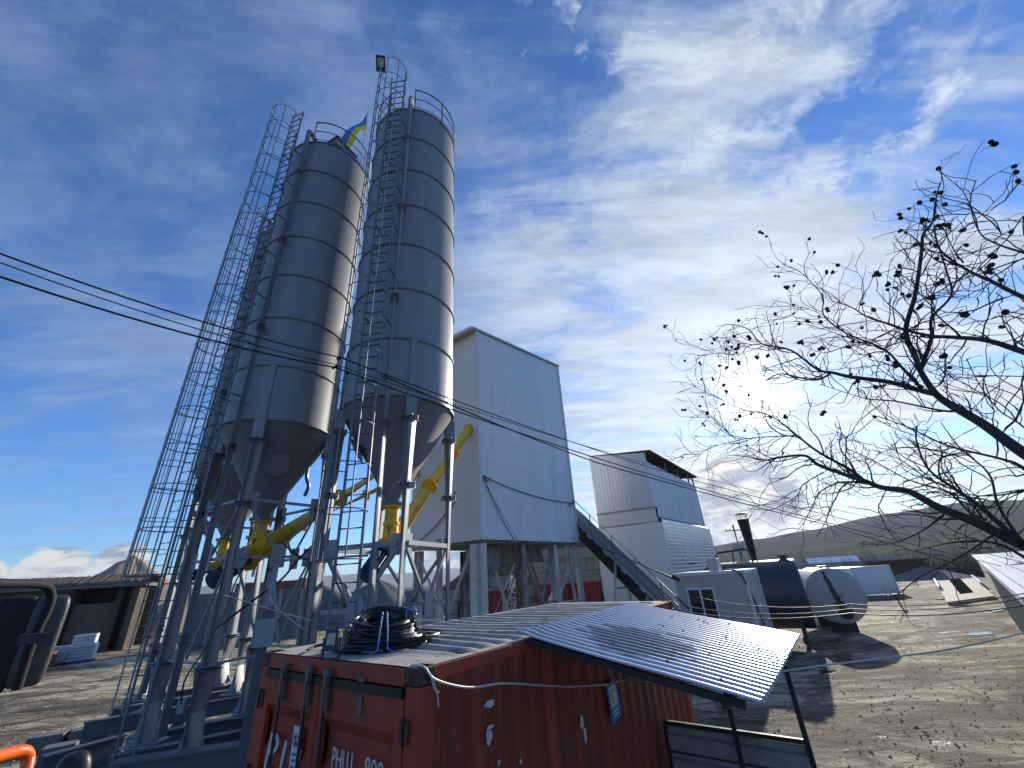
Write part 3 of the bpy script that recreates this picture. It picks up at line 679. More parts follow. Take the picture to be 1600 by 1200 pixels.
# deck and hoppers under the cladding
MB().prism([T0 + uR * 0.1 + uL * 0.1 + Z * (zb - 0.15), TR - uR * 0.1 + uL * 0.1 + Z * (zb - 0.15), TBK - uR * 0.1 - uL * 0.1 + Z * (zb - 0.15), TL + uR * 0.1 - uL * 0.1 + Z * (zb - 0.15)], Z * 0.12).build('deck', COLB, tw)
hp = T0 + uR * 1.7 + uL * 1.5
MB().box(hp + Z * 3.9, (1.0, 1.0, 1.0), (uR, uL, Z)).lathe(hp + Z * 3.4, [(0.55, 0), (0.25, -0.5)], 20).build('hopper', COLB, tw)
hp2 = T0 + uR * 5.0 + uL * 1.8
MB().box(hp2 + Z * 4.1, (1.6, 1.4, 0.7), (uR, uL, Z)).build('hopper', COLB, tw)
cols = []
def column(p, w, m, shape='box'):
    b = MB()
    if shape == 'box':
        b.bar(p + Z * GZ, p + Z * (zb - 0.2), w, w, uR); b.box(p + Z * (GZ + 0.02), (w * 1.7, w * 1.7, 0.04), (uR, uL, Z))
    elif shape == 'i':
        b.bar(p + Z * GZ + uL * (w / 2 - .01), p + Z * (zb - 0.2) + uL * (w / 2 - .01), w, 0.02, uL); b.bar(p + Z * GZ - uL * (w / 2 - .01), p + Z * (zb - 0.2) - uL * (w / 2 - .01), w, 0.02, uL)
        b.bar(p + Z * GZ, p + Z * (zb - 0.2), 0.02, w - 0.045, uL)
    else: b.cyl(p + Z * GZ, p + Z * (zb - 0.2), w / 2, 14)
    b.build('column', m, tw)
column(T0 + uR * 0.12 + uL * 0.42, 0.36, COLW); column(T0 + uR * 0.10 + uL * 0.02, 0.17, COLW, 'box')
column(TL + uR * 0.3 - uL * 0.3, 0.3, COLW, 'i'); column(T0 + uR * 2.9 + uL * 0.3, 0.30, COLB, 'i')
column(T0 + uR * 5.5 + uL * 0.3, 0.34, COLW, 'i'); column(TR - uR * 0.9 + uL * 0.15, 0.16, COLW, 'round')
column(TR - uR * 0.15 + uL * 0.15, 0.2, COLW, 'box'); column(TR - uR * 0.3 + uL * 3.8, 0.3, COLB, 'i'); column(T0 + uR * 3.2 + uL * 4.0, 0.3, COLB, 'i'); column(T0 + uR * 1.0 + uL * 3.4, 0.2, COLW, 'i')
def br(a, b, w=0.10, m=COLW):
    MB().bar(a, b, w, w * 0.8, Vector((0.3, 0.2, 1))).build('bracing', m, tw)
def tp(u, l, z): return T0 + uR * u + uL * l + Z * z
br(tp(0.15, 0.7, 4.3), tp(0.15, 2.1, 1.7)); br(tp(0.15, 2.1, 1.7), tp(0.15, 0.7, -0.6)); br(tp(0.15, 0.6, 1.75), tp(0.15, 3.9, 1.75)); br(tp(0.15, 3.9, 4.3), tp(0.15, 2.1, 1.7)); br(tp(0.15, 2.1, 1.7), tp(0.15, 3.9, -0.6))
br(tp(3.0, 0.3, 4.2), tp(5.3, 0.3, 0.0), 0.13, COLB); br(tp(5.4, 0.3, 4.2), tp(3.1, 0.3, 0.0), 0.13, COLB); br(tp(3.0, 0.3, 2.0), tp(5.4, 0.3, 2.0), 0.08, COLB)
br(tp(4.6, 1.2, 4.3), tp(6.6, 1.2, -0.5), 0.16, COLB); br(tp(3.0, 2.2, 4.3), tp(5.0, 2.2, 0), 0.12, COLW)
br(tp(7.5, 0.2, 4.4), tp(8.5, 0.4, -0.6), 0.13); br(tp(6.6, 0.2, 4.4), tp(7.4, 0.2, -0.6), 0.10); br(tp(7.4, 0.2, 4.2), tp(6.2, 2.0, -0.6), 0.09)
br(tp(3.0, 0.3, 4.3), tp(2.3, 0.3, 3.2), 0.1, COLB); br(tp(5.4, 0.3, 4.3), tp(4.9, 0.3, 3.4), 0.1, COLB)
br(tp(5.6, 0.3, 1.9), tp(7.6, 0.2, 1.9), 0.07)
# cable along the tower wall
def sag(a, b, s, n=14):
    a, b = Vector(a), Vector(b); return [a.lerp(b, i / n) - Z * (s * 4 * (i / n) * (1 - i / n)) for i in range(n + 1)]
q0 = T0 + uR * 0.1 + nR * 0.08 + Z * 7.0; q1 = T0 + uR * 7.45 + nR * 0.08 + Z * 6.55
tc_ = tag(MB().tube(sag(q0, q1, 0.22), 0.022, 6).tube([q0, q0 + uR * 0.45 - Z * 0.05, q0 + uR * 0.2 - Z * 0.2, q0 + Z * 0.05], 0.03, 6).tube([q1, q1 - uR * 0.5 - Z * 0.18], 0.035, 6).build('cable', BLACK), 'black cable slung across the lower front of the white tower', 'cable')
tag(MB().tube(sag(q0 - Z * 0.1, T0 + uR * 1.9 + nR * 0.1 + Z * 4.55, 0.12), 0.016, 6).tube(sag(q0 - Z * 0.1, T0 + uR * 2.2 + nR * 0.1 + Z * 4.55, 0.10), 0.010, 5).build('cable', BLACK), 'thin black cable hanging down the front of the white tower from its corner', 'cable')
tag(MB().tube([T0 + uL * 1.45 + nL * 0.05 + Z * 6.6, T0 + uL * 1.45 + nL * 0.06 + Z * 6.1] + sag(T0 + uL * 1.5 + nL * 0.06 + Z * 6.1, T0 + uL * 4.3 + nL * 0.15 + Z * 4.55, 0.25, 8), 0.022, 6).build('cable', BLACK), 'black cable drooping over the side of the white tower behind the silo leg', 'cable')

# ---------------------------------------------------------------- aggregate building beyond
K0 = Vector((7.93, 24.76, 0)); KR = Vector((14.55, 34.16, 0)); KL = Vector((4.83, 26.68, 0)); KB = KR + KL - K0
kR = (KR - K0).normalized(); kL = (KL - K0).normalized()
def wave_wall(a, b, z0, z1a, z1b, nrm, pitch, depth, horizontal=False):
    B = MB(); a, b, n = Vector(a), Vector(b), Vector(nrm); L = (b - a).length; t = (b - a).normalized()
    if not horizontal:
        k = int(L / pitch); pts = []
        for i in range(k):
            s = i * pitch * L / (k * pitch)
            for f_, d in ((0, 0), (0.72, 0), (0.78, 1), (0.94, 1)): pts.append((s + f_ * pitch, d * depth))
        pts.append((L, 0))
        vs = []
        for s, d in pts: vs += [a + t * s + n * d + Z * z0, a + t * s + n * d + Z * (z1a + (z1b - z1a) * s / L)]
        B.add(vs, [(2 * i, 2 * i + 2, 2 * i + 3, 2 * i + 1) for i in range(len(pts) - 1)])
    else:
        H = z1a - z0; k = max(1, int(H / pitch)); pts = []
        for i in range(k):
            s = i * H / k
            for f_, d in ((0, 0), (0.6, 0), (0.7, -1), (0.9, -1)): pts.append((s + f_ * H / k, d * depth))
        pts.append((H, 0)); vs = []
        for s, d in pts: vs += [a + n * d + Z * (z0 + s), b + n * d + Z * (z0 + s)]
        B.add(vs, [(2 * i, 2 * i + 2, 2 * i + 3, 2 * i + 1) for i in range(len(pts) - 1)])
    return B
ag = thing('aggregate_building', 'white metal clad block with a raised flat roof, right of the tower', 'building', (K0.x, K0.y, GZ))
SHEET = mat('profiled_sheet', (0.56, 0.58, 0.61), 0.38, 0.25, 0.07, 0.9, dirt=(0.40, 0.42, 0.44), dirt_amt=0.3, dirt_scale=0.8, stretch=(1, 1, 0.15))
SHEETH = mat('sandwich_panel', (0.50, 0.54, 0.58), 0.28, 0.35, 0.05, 0.8, rvar=0.05)
wave_wall(K0, KR, 5.75, 9.05, 8.95, -kL, 0.22, 0.022).build('upper_wall', SHEET, ag)
wave_wall(KL, K0, 6.35, 10.05, 9.60, -kR, 0.22, 0.016).build('upper_wall', SHEET, ag)
wave_wall(K0 - kL * 0.25 - kR * 0.1, KR - kL * 0.25 + kR * 0.1, GZ, 5.62, 5.62, -kL, 0.20, 0.006, True).build('lower_wall', SHEETH, ag)
MB().quad(KL - kR * 0.10 + kL * 0.25 + Z * GZ, K0 - kR * 0.10 - kL * 0.25 + Z * GZ, K0 - kR * 0.10 - kL * 0.25 + Z * 5.45, KL - kR * 0.10 + kL * 0.25 + Z * 5.45).build('lower_wall', PANELG, ag)
MB().quad(KL - kR * 0.04 + Z * 5.45, K0 - kR * 0.04 - kL * 0.04 + Z * 5.45, K0 - kR * 0.04 - kL * 0.04 + Z * 6.35, KL - kR * 0.04 + Z * 6.35).build('band', mat('cream_band', (0.62, 0.61, 0.58), 0.5, 0, 0.05, 1), ag)
bb = MB(); bb.bar(KL - kR * 0.07 + Z * 6.33, K0 - kR * 0.07 - kL * 0.05 + Z * 6.33, 0.05, 0.06); bb.bar(KL - kR * 0.07 + Z * 5.5, K0 - kR * 0.07 - kL * 0.05 + Z * 5.5, 0.05, 0.06); bb.build('band_trim', mat('rusty_trim', (0.35, 0.26, 0.18), 0.7, 0, 0.2, 4), ag)
MB().bar(K0 - kL * 0.07 + Z * 5.73, KR - kL * 0.07 + Z * 5.73, 0.06, 0.07).bar(K0 - kL * 0.02 + Z * 5.73, K0 - kL * 0.06 - kR * 0.04 + Z * 6.3, 0.09, 0.06).build('drip_edge', DSTEEL, ag)
MB().quad(K0 - kL * 0.25 - kR * 0.1 + Z * 5.62, KR - kL * 0.25 + Z * 5.62, KR + Z * 5.74, K0 + Z * 5.74).build('ledge', SHEETH, ag)
MB().quad(KR + kR * 0.1 - kL * 0.25 + Z * GZ, KB + kR * 0.1 + Z * GZ, KB + kR * 0.1 + Z * 5.62, KR + kR * 0.1 - kL * 0.25 + Z * 5.62).quad(KR + Z * 5.6, KB + Z * 5.6, KB + Z * 10.0, KR + Z * 8.95).quad(KB + Z * GZ, KL + Z * GZ, KL + Z * 10.05, KB + Z * 10.0).build('rear_wall', SHEET, ag)
rr_ = [K0 - kL * 0.30 + kR * 0.25 + Z * 9.72, KR - kL * 0.30 + kR * 0.3 + Z * 9.66, KB + kR * 0.3 + kL * 0.1 + Z * 10.12, KL + kR * 0.25 + kL * 0.1 + Z * 10.12]
rfk = MB().prism(rr_, Z * 0.05).build('roof', mat('rusty_roof_underside', (0.16, 0.09, 0.06), 0.8, 0, 0.25, 2), ag)
for i in range(12):
    f_ = (i + 0.5) / 12; MB().bar(rr_[0].lerp(rr_[1], f_) - Z * 0.07, rr_[3].lerp(rr_[2], f_) - Z * 0.07, 0.07, 0.12).build('rafter', WOODD, rfk)
for f_ in (0.02, 0.36, 0.62, 0.86, 0.985):
    q = K0.lerp(KR, f_) + kL * 0.05; MB().bar(q + Z * 8.9, q + Z * 9.66, 0.09, 0.09).build('roof_post', COLB, ag)
MB().quad(K0 + kL * 1.8 + Z * 8.0, KR + kL * 1.8 + Z * 8.0, KR + kL * 1.8 + Z * 9.7, K0 + kL * 1.8 + Z * 9.7).build('inner_boarding', WOODD, ag)

# ---------------------------------------------------------------- inclined conveyor with walkway
cv = thing('belt_conveyor', 'steep covered belt conveyor with a railed walkway between the white tower and the block', 'conveyor', (5, 23, GZ))
ca = atD(893, 800, 23.8); cb = atD(1055, 958, 22.3)
cdv = (cb - ca).normalized(); side = cdv.cross(Z).normalized(); upc = side.cross(cdv).normalized()
if side.y > 0: side = -side
ca2 = ca - cdv * 1.2; cb2 = cb + cdv * 1.2
Bc = MB().bar(ca2 + side * 0.0 + upc * -0.05, cb2 + upc * -0.05, 0.07, 0.32, upc).build('side_beam', STEEL, cv)
MB().bar(ca2 - side * 1.1 - upc * 0.05, cb2 - side * 1.1 - upc * 0.05, 0.07, 0.32, upc).build('side_beam', STEEL, cv)
MB().bar(ca2 - side * 0.55 - upc * 0.55, cb2 - side * 0.55 - upc * 0.55, 1.0, 0.5, upc).build('belt_trough', mat('belt_black', (0.035, 0.03, 0.027), 0.8, 0, 0.3, 4), cv)
Lc = (cb2 - ca2).length; k = 0.7
while k < Lc:
    q = ca2 + cdv * k; MB().bar(q + side * 0.08 - upc * 0.16, q + side * 0.62 - upc * 0.16, 0.28, 0.06, upc).build('bracket', COLW, cv); k += 1.15
MB().bar(ca2 + side * 0.34 - upc * 0.11, cb2 + side * 0.34 - upc * 0.11, 0.56, 0.04, upc).build('walkway', mat('grating', (0.22, 0.24, 0.26), 0.5, 0.4, 0.1, 6), cv)
hr = MB(); k = 0.1
hr.tube([ca2 + side * 0.6 + Z * 1.05, cb2 + side * 0.6 + Z * 1.05], 0.035, 7); hr.tube([ca2 + side * 0.6 + Z * 0.55, cb2 + side * 0.6 + Z * 0.55], 0.016, 6)
while k < Lc: q = ca2 + cdv * k + side * 0.6; hr.bar(q - Z * 0.1, q + Z * 1.05, 0.06, 0.04); k += 1.5
hr.build('handrail', LADM, cv)
for f_, w_ in ((0.50, 0.0), (0.72, 0.0)):
    q = ca2.lerp(cb2, f_)
    S = MB(); S.bar(q + side * 0.05 - upc * 0.2, Vector((q.x - 0.9, q.y, GZ)), 0.10, 0.10); S.bar(q - side * 1.1 - upc * 0.2, Vector((q.x + 0.6, q.y + 0.9, GZ)), 0.10, 0.10)
    S.bar(q + Vector((-0.35, 0, -1.4)), q + Vector((0.35, 0.8, -1.4)), 0.08, 0.08); S.build('trestle', COLW, cv)

# ---------------------------------------------------------------- red container in front
P1 = Vector((-0.85, 3.71, 0)); uC = Vector((0.5867, 0.8098, 0)); nC_ = Vector((0.8098, -0.5867, 0)); CW = 2.56; CLn = 6.06; CT = 2.59; CZ0 = 0.0
ct = thing('shipping_container', 'weathered red shipping container in the foreground, coiled hose on its dusty roof', 'container', (P1.x, P1.y, CZ0))
def cp(t, l, z): return P1 + uC * t + nC_ * l + Z * z      # t along, l outwards from the right side, z up
def corrug(a, dirv, L, nrm, z0, z1, pitch, depth):
    B = MB(); k = round(L / pitch); p_ = L / k; pts = []
    for i in range(k):
        for f_, d in ((0.0, 0), (0.26, 0), (0.50, 1), (0.76, 1)): pts.append((i * p_ + f_ * p_, -d * depth))
    pts.append((L, 0)); vs = []
    for s, d in pts: vs += [a + dirv * s + nrm * d + Z * z0, a + dirv * s + nrm * d + Z * z1]
    return B.add(vs, [(2 * i, 2 * i + 2, 2 * i + 3, 2 * i + 1) for i in range(len(pts) - 1)])
corrug(cp(0.16, -0.012, 0), uC, CLn - 0.32, nC_, CZ0 + 0.15, CT - 0.10, 0.278, 0.036).build('side_wall', REDS, ct)
corrug(cp(0.16, -CW + 0.012, 0), uC, CLn - 0.32, -nC_, CZ0 + 0.15, CT - 0.10, 0.278, 0.036).build('side_wall', REDS, ct)
corrug(cp(CLn - 0.01, -0.16, 0), -nC_, CW - 0.32, uC, CZ0 + 0.15, CT - 0.10, 0.278, 0.036).build('end_wall', REDS, ct)
fr = MB()
for t_, l_ in ((0.08, -0.08), (0.08, -CW + 0.08), (CLn - 0.08, -0.08), (CLn - 0.08, -CW + 0.08)): fr.bar(cp(t_, l_, CZ0 + 0.12), cp(t_, l_, CT - 0.12), 0.158, 0.158, uC)
for l_ in (-0.035, -CW + 0.035):
    fr.bar(cp(0.17, l_, CT - 0.052), cp(CLn - 0.17, l_, CT - 0.052), 0.068, 0.10); fr.bar(cp(0.17, l_, CZ0 + 0.08), cp(CLn - 0.17, l_, CZ0 + 0.08), 0.068, 0.16)
for t_ in (0.06, CLn - 0.06): fr.bar(cp(t_, -0.17, CZ0 + 0.08), cp(t_, -CW + 0.17, CZ0 + 0.08), 0.12, 0.16)
fr.bar(cp(CLn - 0.06, -0.17, CT - 0.06), cp(CLn - 0.06, -CW + 0.17, CT - 0.06), 0.12, 0.12)
fr.build('frame', REDC, ct, bevel=0.006)
MB().bar(cp(0.045, -0.17, CT - 0.065), cp(0.045, -CW + 0.17, CT - 0.065), 0.10, 0.12).build('header', REDC, ct, bevel=0.005)
for t_ in (0.08, CLn - 0.08):
    for l_ in (-0.08, -CW + 0.08):
        for z_ in (CT - 0.055, CZ0 + 0.055):
            cc = MB().box(cp(t_, l_, z_), (0.18, 0.176, 0.118), (uC, nC_, Z)).build('corner_casting', RUST, ct, bevel=0.012)
            s_ = -1 if t_ < 1 else 1; s2 = 1 if l_ > -1 else -1
            H_ = MB(); ex = uC * s_; 
            H_.tube([cp(t_, l_, z_) + ex * 0.085 - Z * 0.012, cp(t_, l_, z_) + ex * 0.0925 - Z * 0.012], 0.036, 12)
            H_.tube([cp(t_, l_, z_) + nC_ * s2 * 0.085, cp(t_, l_, z_) + nC_ * s2 * 0.0905], 0.036, 12)
            H_.build('lifting_hole', BLACK, cc)
# roof sheet: transverse swages that stop short of the side rails
rv = []; rf_ = []; NT, NL = 150, 26
for i in range(NT + 1):
    t_ = 0.02 + (CLn - 0.04) * i / NT
    ph = (t_ - 0.45) / 0.265
    for j in range(NL + 1):
        l_ = -0.012 - (CW - 0.024) * j / NL
        e = min(1, max(0, (-l_ - 0.10) / 0.10)) * min(1, max(0, (CW + l_ - 0.10) / 0.10)) * min(1, max(0, (t_ - 0.45) / 0.12)) * min(1, max(0, (CLn - 0.3 - t_) / 0.1))
        w_ = math.sin(ph * 2 * math.pi + 0.15 * math.sin(l_ * 3 + i * 0.1)); w_ = max(-0.75, min(0.75, w_)) / 0.75
        dent = -0.014 * math.sin(l_ * 2.2 + 1.1) * math.sin(t_ * 1.7) + 0.006 * vnoise(t_ * 3, l_ * 3)
        rv.append(cp(t_, l_, CT + 0.004 + (w_ * 0.021 + dent * 0.8) * e))
for i in range(NT):
    for j in range(NL): a = i * (NL + 1) + j; rf_.append((a, a + 1, a + NL + 2, a + NL + 1))
MB().add(rv, rf_, True).build('roof', ROOFD, ct)
# doors: s measured from the left edge
def dp(s, o, z): return cp(0, -CW + s, z) - uC * o
def door(s0, s1, name):
    B = MB(); z0, z1 = CZ0 + 0.18, CT - 0.20; n_ = 5; H = z1 - z0
    y0 = -0.015
    B.bar(dp(s0 + 0.05, y0, z0), dp(s0 + 0.05, y0, z1), 0.10, 0.04, uC); B.bar(dp(s1 - 0.05, y0, z0), dp(s1 - 0.05, y0, z1), 0.10, 0.04, uC)
    B.bar(dp(s0 + 0.101, y0, z1 - 0.11), dp(s1 - 0.101, y0, z1 - 0.11), 0.038, 0.22); B.bar(dp(s0 + 0.101, y0, z0 + 0.06), dp(s1 - 0.101, y0, z0 + 0.06), 0.038, 0.12)
    a0, a1 = z0 + 0.121, z1 - 0.221; hh = (a1 - a0) / 4; vs = []; prof = []
    for i in range(4):
        b_ = a1 - i * hh; prof += [(b_, -0.035 if i else -0.002), (b_ - 0.10, -0.07), (b_ - hh * 0.62, -0.07), (b_ - hh * 0.80, -0.030)]
    prof.append((a0, -0.030))
    for z_, o_ in prof: vs += [dp(s0 + 0.1, o_ + 0.0, z_), dp(s1 - 0.1, o_ + 0.0, z_)]
    B.add(vs, [(2 * i, 2 * i + 1, 2 * i + 3, 2 * i + 2) for i in range(len(prof) - 1)])
    return B.build(name, REDC, ct)
dl = door(0.165, 1.20, 'door'); dr_ = door(1.215, CW - 0.165, 'door')
MB().bar(dp(0.17, 0.012, CT - 0.165), dp(CW - 0.17, 0.012, CT - 0.165), 0.03, 0.065).build('door_gasket', BLACK, ct)
GAL = mat('dull_galvanised', (0.16, 0.155, 0.15), 0.55, 0.35, 0.25, 8, dirt=(0.08, 0.06, 0.045), dirt_amt=0.6, dirt_scale=8)
for s_, dd in ((0.60, dl), (1.07, dl), (1.38, dr_)):
    b = MB().tube([dp(s_, 0.055, CZ0 + 0.1), dp(s_, 0.055, CT - 0.09)], 0.019, 10)
    b.box(dp(s_, 0.045, CT - 0.28), (0.075, 0.03, 0.17), (nC_, uC, Z)); b.box(dp(s_, 0.04, CT - 0.085), (0.09, 0.06, 0.05), (nC_, uC, Z)); b.box(dp(s_, 0.05, CT - 0.13), (0.04, 0.05, 0.10), (nC_, uC, Z))
    b.box(dp(s_, 0.045, 1.3), (0.08, 0.03, 0.12), (nC_, uC, Z))
    b.build('locking_bar', GAL, dd, bevel=0.003)
MB().box(dp(1.86, 0.012, 2.30), (0.045, 0.02, 0.12), (nC_, uC, Z)).build('bar_guide', GAL, dr_, bevel=0.003)
MB().box(dp(1.86, 0.012, CT - 0.11), (0.09, 0.03, 0.035), (nC_, uC, Z)).build('bar_guide', GAL, dr_, bevel=0.003)
# hinges
for z_ in (2.2, 1.6, 1.0, 0.4):
    for s_, dd in ((0.13, dl), (CW - 0.13, dr_)): MB().box(dp(s_, 0.012, z_), (0.09, 0.03, 0.13), (nC_, uC, Z)).cyl(dp(s_, 0.03, z_ - 0.08), dp(s_, 0.03, z_ + 0.08), 0.014, 8).build('hinge', RUST, dd)
# lettering
WHT = mat('white_lettering', (0.62, 0.60, 0.56), 0.6, 0, 0.15, 9, dirt=(0.3, 0.12, 0.08), dirt_amt=0.25, dirt_scale=9)
text_mesh('P', 0.42, dp(0.32, -0.018, 1.66), nC_, Z, 'lettering', WHT, dl, 0.004, 0.18)
text_mesh('L', 0.42, dp(0.60, -0.018, 1.63), nC_, Z, 'lettering', WHT, dl, 0.004, 0.18)
text_mesh('L', 0.42, dp(0.86, -0.018, 1.60), nC_, Z, 'lettering', WHT, dl, 0.004, 0.18)
text_mesh('PHLU', 0.20, dp(1.47, -0.022, 1.84), nC_, Z, 'serial_lettering', WHT, dr_, 0.003, 0.0, 0.62)
text_mesh('800', 0.20, dp(1.93, -0.022, 1.84), nC_, Z, 'serial_lettering', WHT, dr_, 0.003, 0.0, 0.8)
st = MB().box(dp(0.90, -0.008, 1.84), (0.13, 0.01, 0.42), (nC_, uC, Z)).build('warning_sticker', STICKW, dl)
SRED = mat('sticker_red', (0.30, 0.05, 0.10), 0.5)
MB().tube([dp(0.90, -0.001, 1.95) + nC_ * 0.045 * math.cos(i * math.pi / 12) + Z * 0.045 * math.sin(i * math.pi / 12) for i in range(24)], 0.005, 5, closed=True).tube([dp(0.90, -0.001, 1.95) + nC_ * 0.03 - Z * 0.03, dp(0.90, -0.001, 1.95) - nC_ * 0.03 + Z * 0.03], 0.004, 5).build('no_entry_ring', SRED, st)
MB().tube([dp(0.90, -0.001, 1.982), dp(0.90, -0.001, 1.972)], 0.008, 8).bar(dp(0.90, 0.0, 1.968), dp(0.90, 0.0, 1.94), 0.012, 0.004, uC).bar(dp(0.90, 0.0, 1.94), dp(0.888, 0.0, 1.918), 0.007, 0.004, uC).bar(dp(0.90, 0.0, 1.94), dp(0.912, 0.0, 1.918), 0.007, 0.004, uC).build('walking_figure', BLACK, st)
for i, wd in enumerate((0.08, 0.05, 0.09)): MB().box(dp(0.90, -0.001, 1.85 - i * 0.045), (wd, 0.004, 0.018), (nC_, uC, Z)).build('printed_line', mat('print_grey', (0.15, 0.15, 0.2), 0.6), st)
# scraps of torn stickers on the side
def scrap(t_, z_, w_, h_, seed, name='torn_sticker'):
    r_ = random.Random(seed); n_ = 13; pts = []
    for i in range(n_):
        a = 2 * math.pi * i / n_; k_ = 0.55 + 0.45 * r_.random(); pts.append(cp(t_ + math.cos(a) * w_ / 2 * k_, 0.003, z_ + math.sin(a) * h_ / 2 * k_))
    MB().prism(pts, nC_ * 0.003).build(name, STICKW, ct)
scrap(0.80, 2.20, 0.16, 0.07, 1); scrap(0.78, 1.98, 0.09, 0.14, 2); scrap(0.80, 2.04, 0.12, 0.03, 5); scrap(2.33, 1.70, 0.10, 0.16, 3); scrap(2.38, 1.58, 0.07, 0.20, 4); scrap(0.9, 1.78, 0.04, 0.05, 8); scrap(1.2, 1.7, 0.04, 0.05, 9)
MB().box(cp(0.13, -0.01, 2.33), (0.012, 0.05, 0.09), (nC_, uC, Z)).build('slot_plate', BLACK, ct)
for t_ in (0.5, 3.0, 5.6):
    tag(MB().box(cp(t_, -CW / 2, (GZ + CZ0) / 2), (0.35, CW + 0.1, CZ0 - GZ), (uC, nC_, Z)).build('concrete_footing', CONCD), 'concrete footing block under the red foreground container, %s' % {0.5: 'nearest its doors', 3.0: 'at mid length', 5.6: 'at its far end'}[t_], 'footing', 'footings under the container')
# notice on the container side
sg = thing('notice_sign', 'small tilted blue notice with a white panel on the red container side', 'sign', cp(3.10, 0.03, 1.55))
tl = R(7)
sx_ = (uC * math.cos(tl) + Z * math.sin(tl)); sz_ = (-uC * math.sin(tl) + Z * math.cos(tl)); sc_ = cp(3.10, 0.035, 1.73)
MB().box(sc_, (0.27, 0.008, 0.39), (sx_, nC_, sz_)).build('board', BLUE, sg)
MB().box(sc_ + nC_ * 0.006 + sz_ * 0.05, (0.18, 0.004, 0.21), (sx_, nC_, sz_)).build('white_panel', STICKW, sg)
MB().tube([sc_ + nC_ * 0.010 + sx_ * (0.05 * math.cos(a / 4) - 0.0) + sz_ * (0.05 + 0.06 * math.sin(a / 4)) for a in range(2, 20)], 0.006, 5).build('hand_symbol', mat('print_olive', (0.2, 0.22, 0.1), 0.6), sg)
for i in range(2): MB().box(sc_ + nC_ * 0.006 - sz_ * (0.10 + i * 0.04), (0.17 - i * 0.03, 0.003, 0.02), (sx_, nC_, sz_)).build('printed_line', STICKW, sg)

# canopy of corrugated sheet on the container
cn_ = thing('sheet_canopy', 'shiny corrugated metal canopy sloping off the side of the red container', 'canopy', cp(3, 1, GZ))
def canopy_mat():
    m = bpy.data.materials.new('worn_zinc_sheet'); m.use_nodes = True; t = m.node_tree; n = t.nodes; L = t.links; b = n['Principled BSDF']
    at = n.new('ShaderNodeAttribute'); at.attribute_name = 'sheet_uv'
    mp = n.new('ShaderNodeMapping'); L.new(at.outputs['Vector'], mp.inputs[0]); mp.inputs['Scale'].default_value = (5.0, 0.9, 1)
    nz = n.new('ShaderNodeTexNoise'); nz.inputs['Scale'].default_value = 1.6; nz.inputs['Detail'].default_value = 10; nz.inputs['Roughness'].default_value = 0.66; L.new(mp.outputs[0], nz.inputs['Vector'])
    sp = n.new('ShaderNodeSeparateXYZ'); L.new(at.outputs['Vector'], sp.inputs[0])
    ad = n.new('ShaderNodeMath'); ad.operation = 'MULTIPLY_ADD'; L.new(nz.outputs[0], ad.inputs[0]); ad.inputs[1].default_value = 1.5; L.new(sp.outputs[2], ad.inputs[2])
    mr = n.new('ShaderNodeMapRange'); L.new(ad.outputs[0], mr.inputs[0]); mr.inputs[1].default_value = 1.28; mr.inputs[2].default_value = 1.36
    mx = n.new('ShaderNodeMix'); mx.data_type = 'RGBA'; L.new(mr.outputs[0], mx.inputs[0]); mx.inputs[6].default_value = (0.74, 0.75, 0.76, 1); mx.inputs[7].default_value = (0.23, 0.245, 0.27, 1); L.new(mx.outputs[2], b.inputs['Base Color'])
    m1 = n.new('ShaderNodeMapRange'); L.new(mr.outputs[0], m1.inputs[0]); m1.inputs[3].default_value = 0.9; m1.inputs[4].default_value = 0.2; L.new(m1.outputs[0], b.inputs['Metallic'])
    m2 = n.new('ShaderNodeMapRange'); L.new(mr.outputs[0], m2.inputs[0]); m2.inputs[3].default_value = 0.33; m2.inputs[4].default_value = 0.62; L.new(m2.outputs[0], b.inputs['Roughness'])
    return m
t1_, t2_, Lc_ = 1.38, 4.68, 2.06; zA, zB = 2.64, 2.27
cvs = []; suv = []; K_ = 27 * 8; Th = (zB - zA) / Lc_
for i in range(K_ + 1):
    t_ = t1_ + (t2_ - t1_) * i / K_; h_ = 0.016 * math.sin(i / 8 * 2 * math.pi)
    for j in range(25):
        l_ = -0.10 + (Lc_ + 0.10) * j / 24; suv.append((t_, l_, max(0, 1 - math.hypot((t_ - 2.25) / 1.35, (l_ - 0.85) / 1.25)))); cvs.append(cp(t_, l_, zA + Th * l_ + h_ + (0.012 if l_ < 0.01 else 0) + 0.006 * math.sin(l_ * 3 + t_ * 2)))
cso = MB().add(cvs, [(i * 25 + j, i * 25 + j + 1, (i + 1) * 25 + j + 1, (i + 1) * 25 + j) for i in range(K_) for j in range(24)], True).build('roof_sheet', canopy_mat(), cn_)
_a = cso.data.attributes.new('sheet_uv', 'FLOAT_VECTOR', 'POINT'); _a.data.foreach_set('vector', [c for v in suv for c in v])
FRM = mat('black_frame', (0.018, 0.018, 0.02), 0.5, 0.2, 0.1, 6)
def cl(l_): return zA + Th * l_ - 0.055
f_ = MB(); 
for t_ in (t1_ + 0.04, 3.0, t2_ - 0.04): f_.bar(cp(t_, 0.01, cl(0.0)), cp(t_, Lc_ - 0.12, cl(Lc_ - 0.12)), 0.045, 0.05)
for l_ in (1.0, 1.78): f_.bar(cp(t1_ + 0.07, l_, cl(l_) - 0.055), cp(t2_ - 0.07, l_, cl(l_) - 0.055), 0.04, 0.04)
f_.build('frame', FRM, cn_)
for l_ in (0.97, 1.78): MB().bar(cp(4.62, l_, GZ), cp(4.62, l_, cl(l_) - 0.08), 0.055, 0.055, uC).build('post', FRM, cn_)
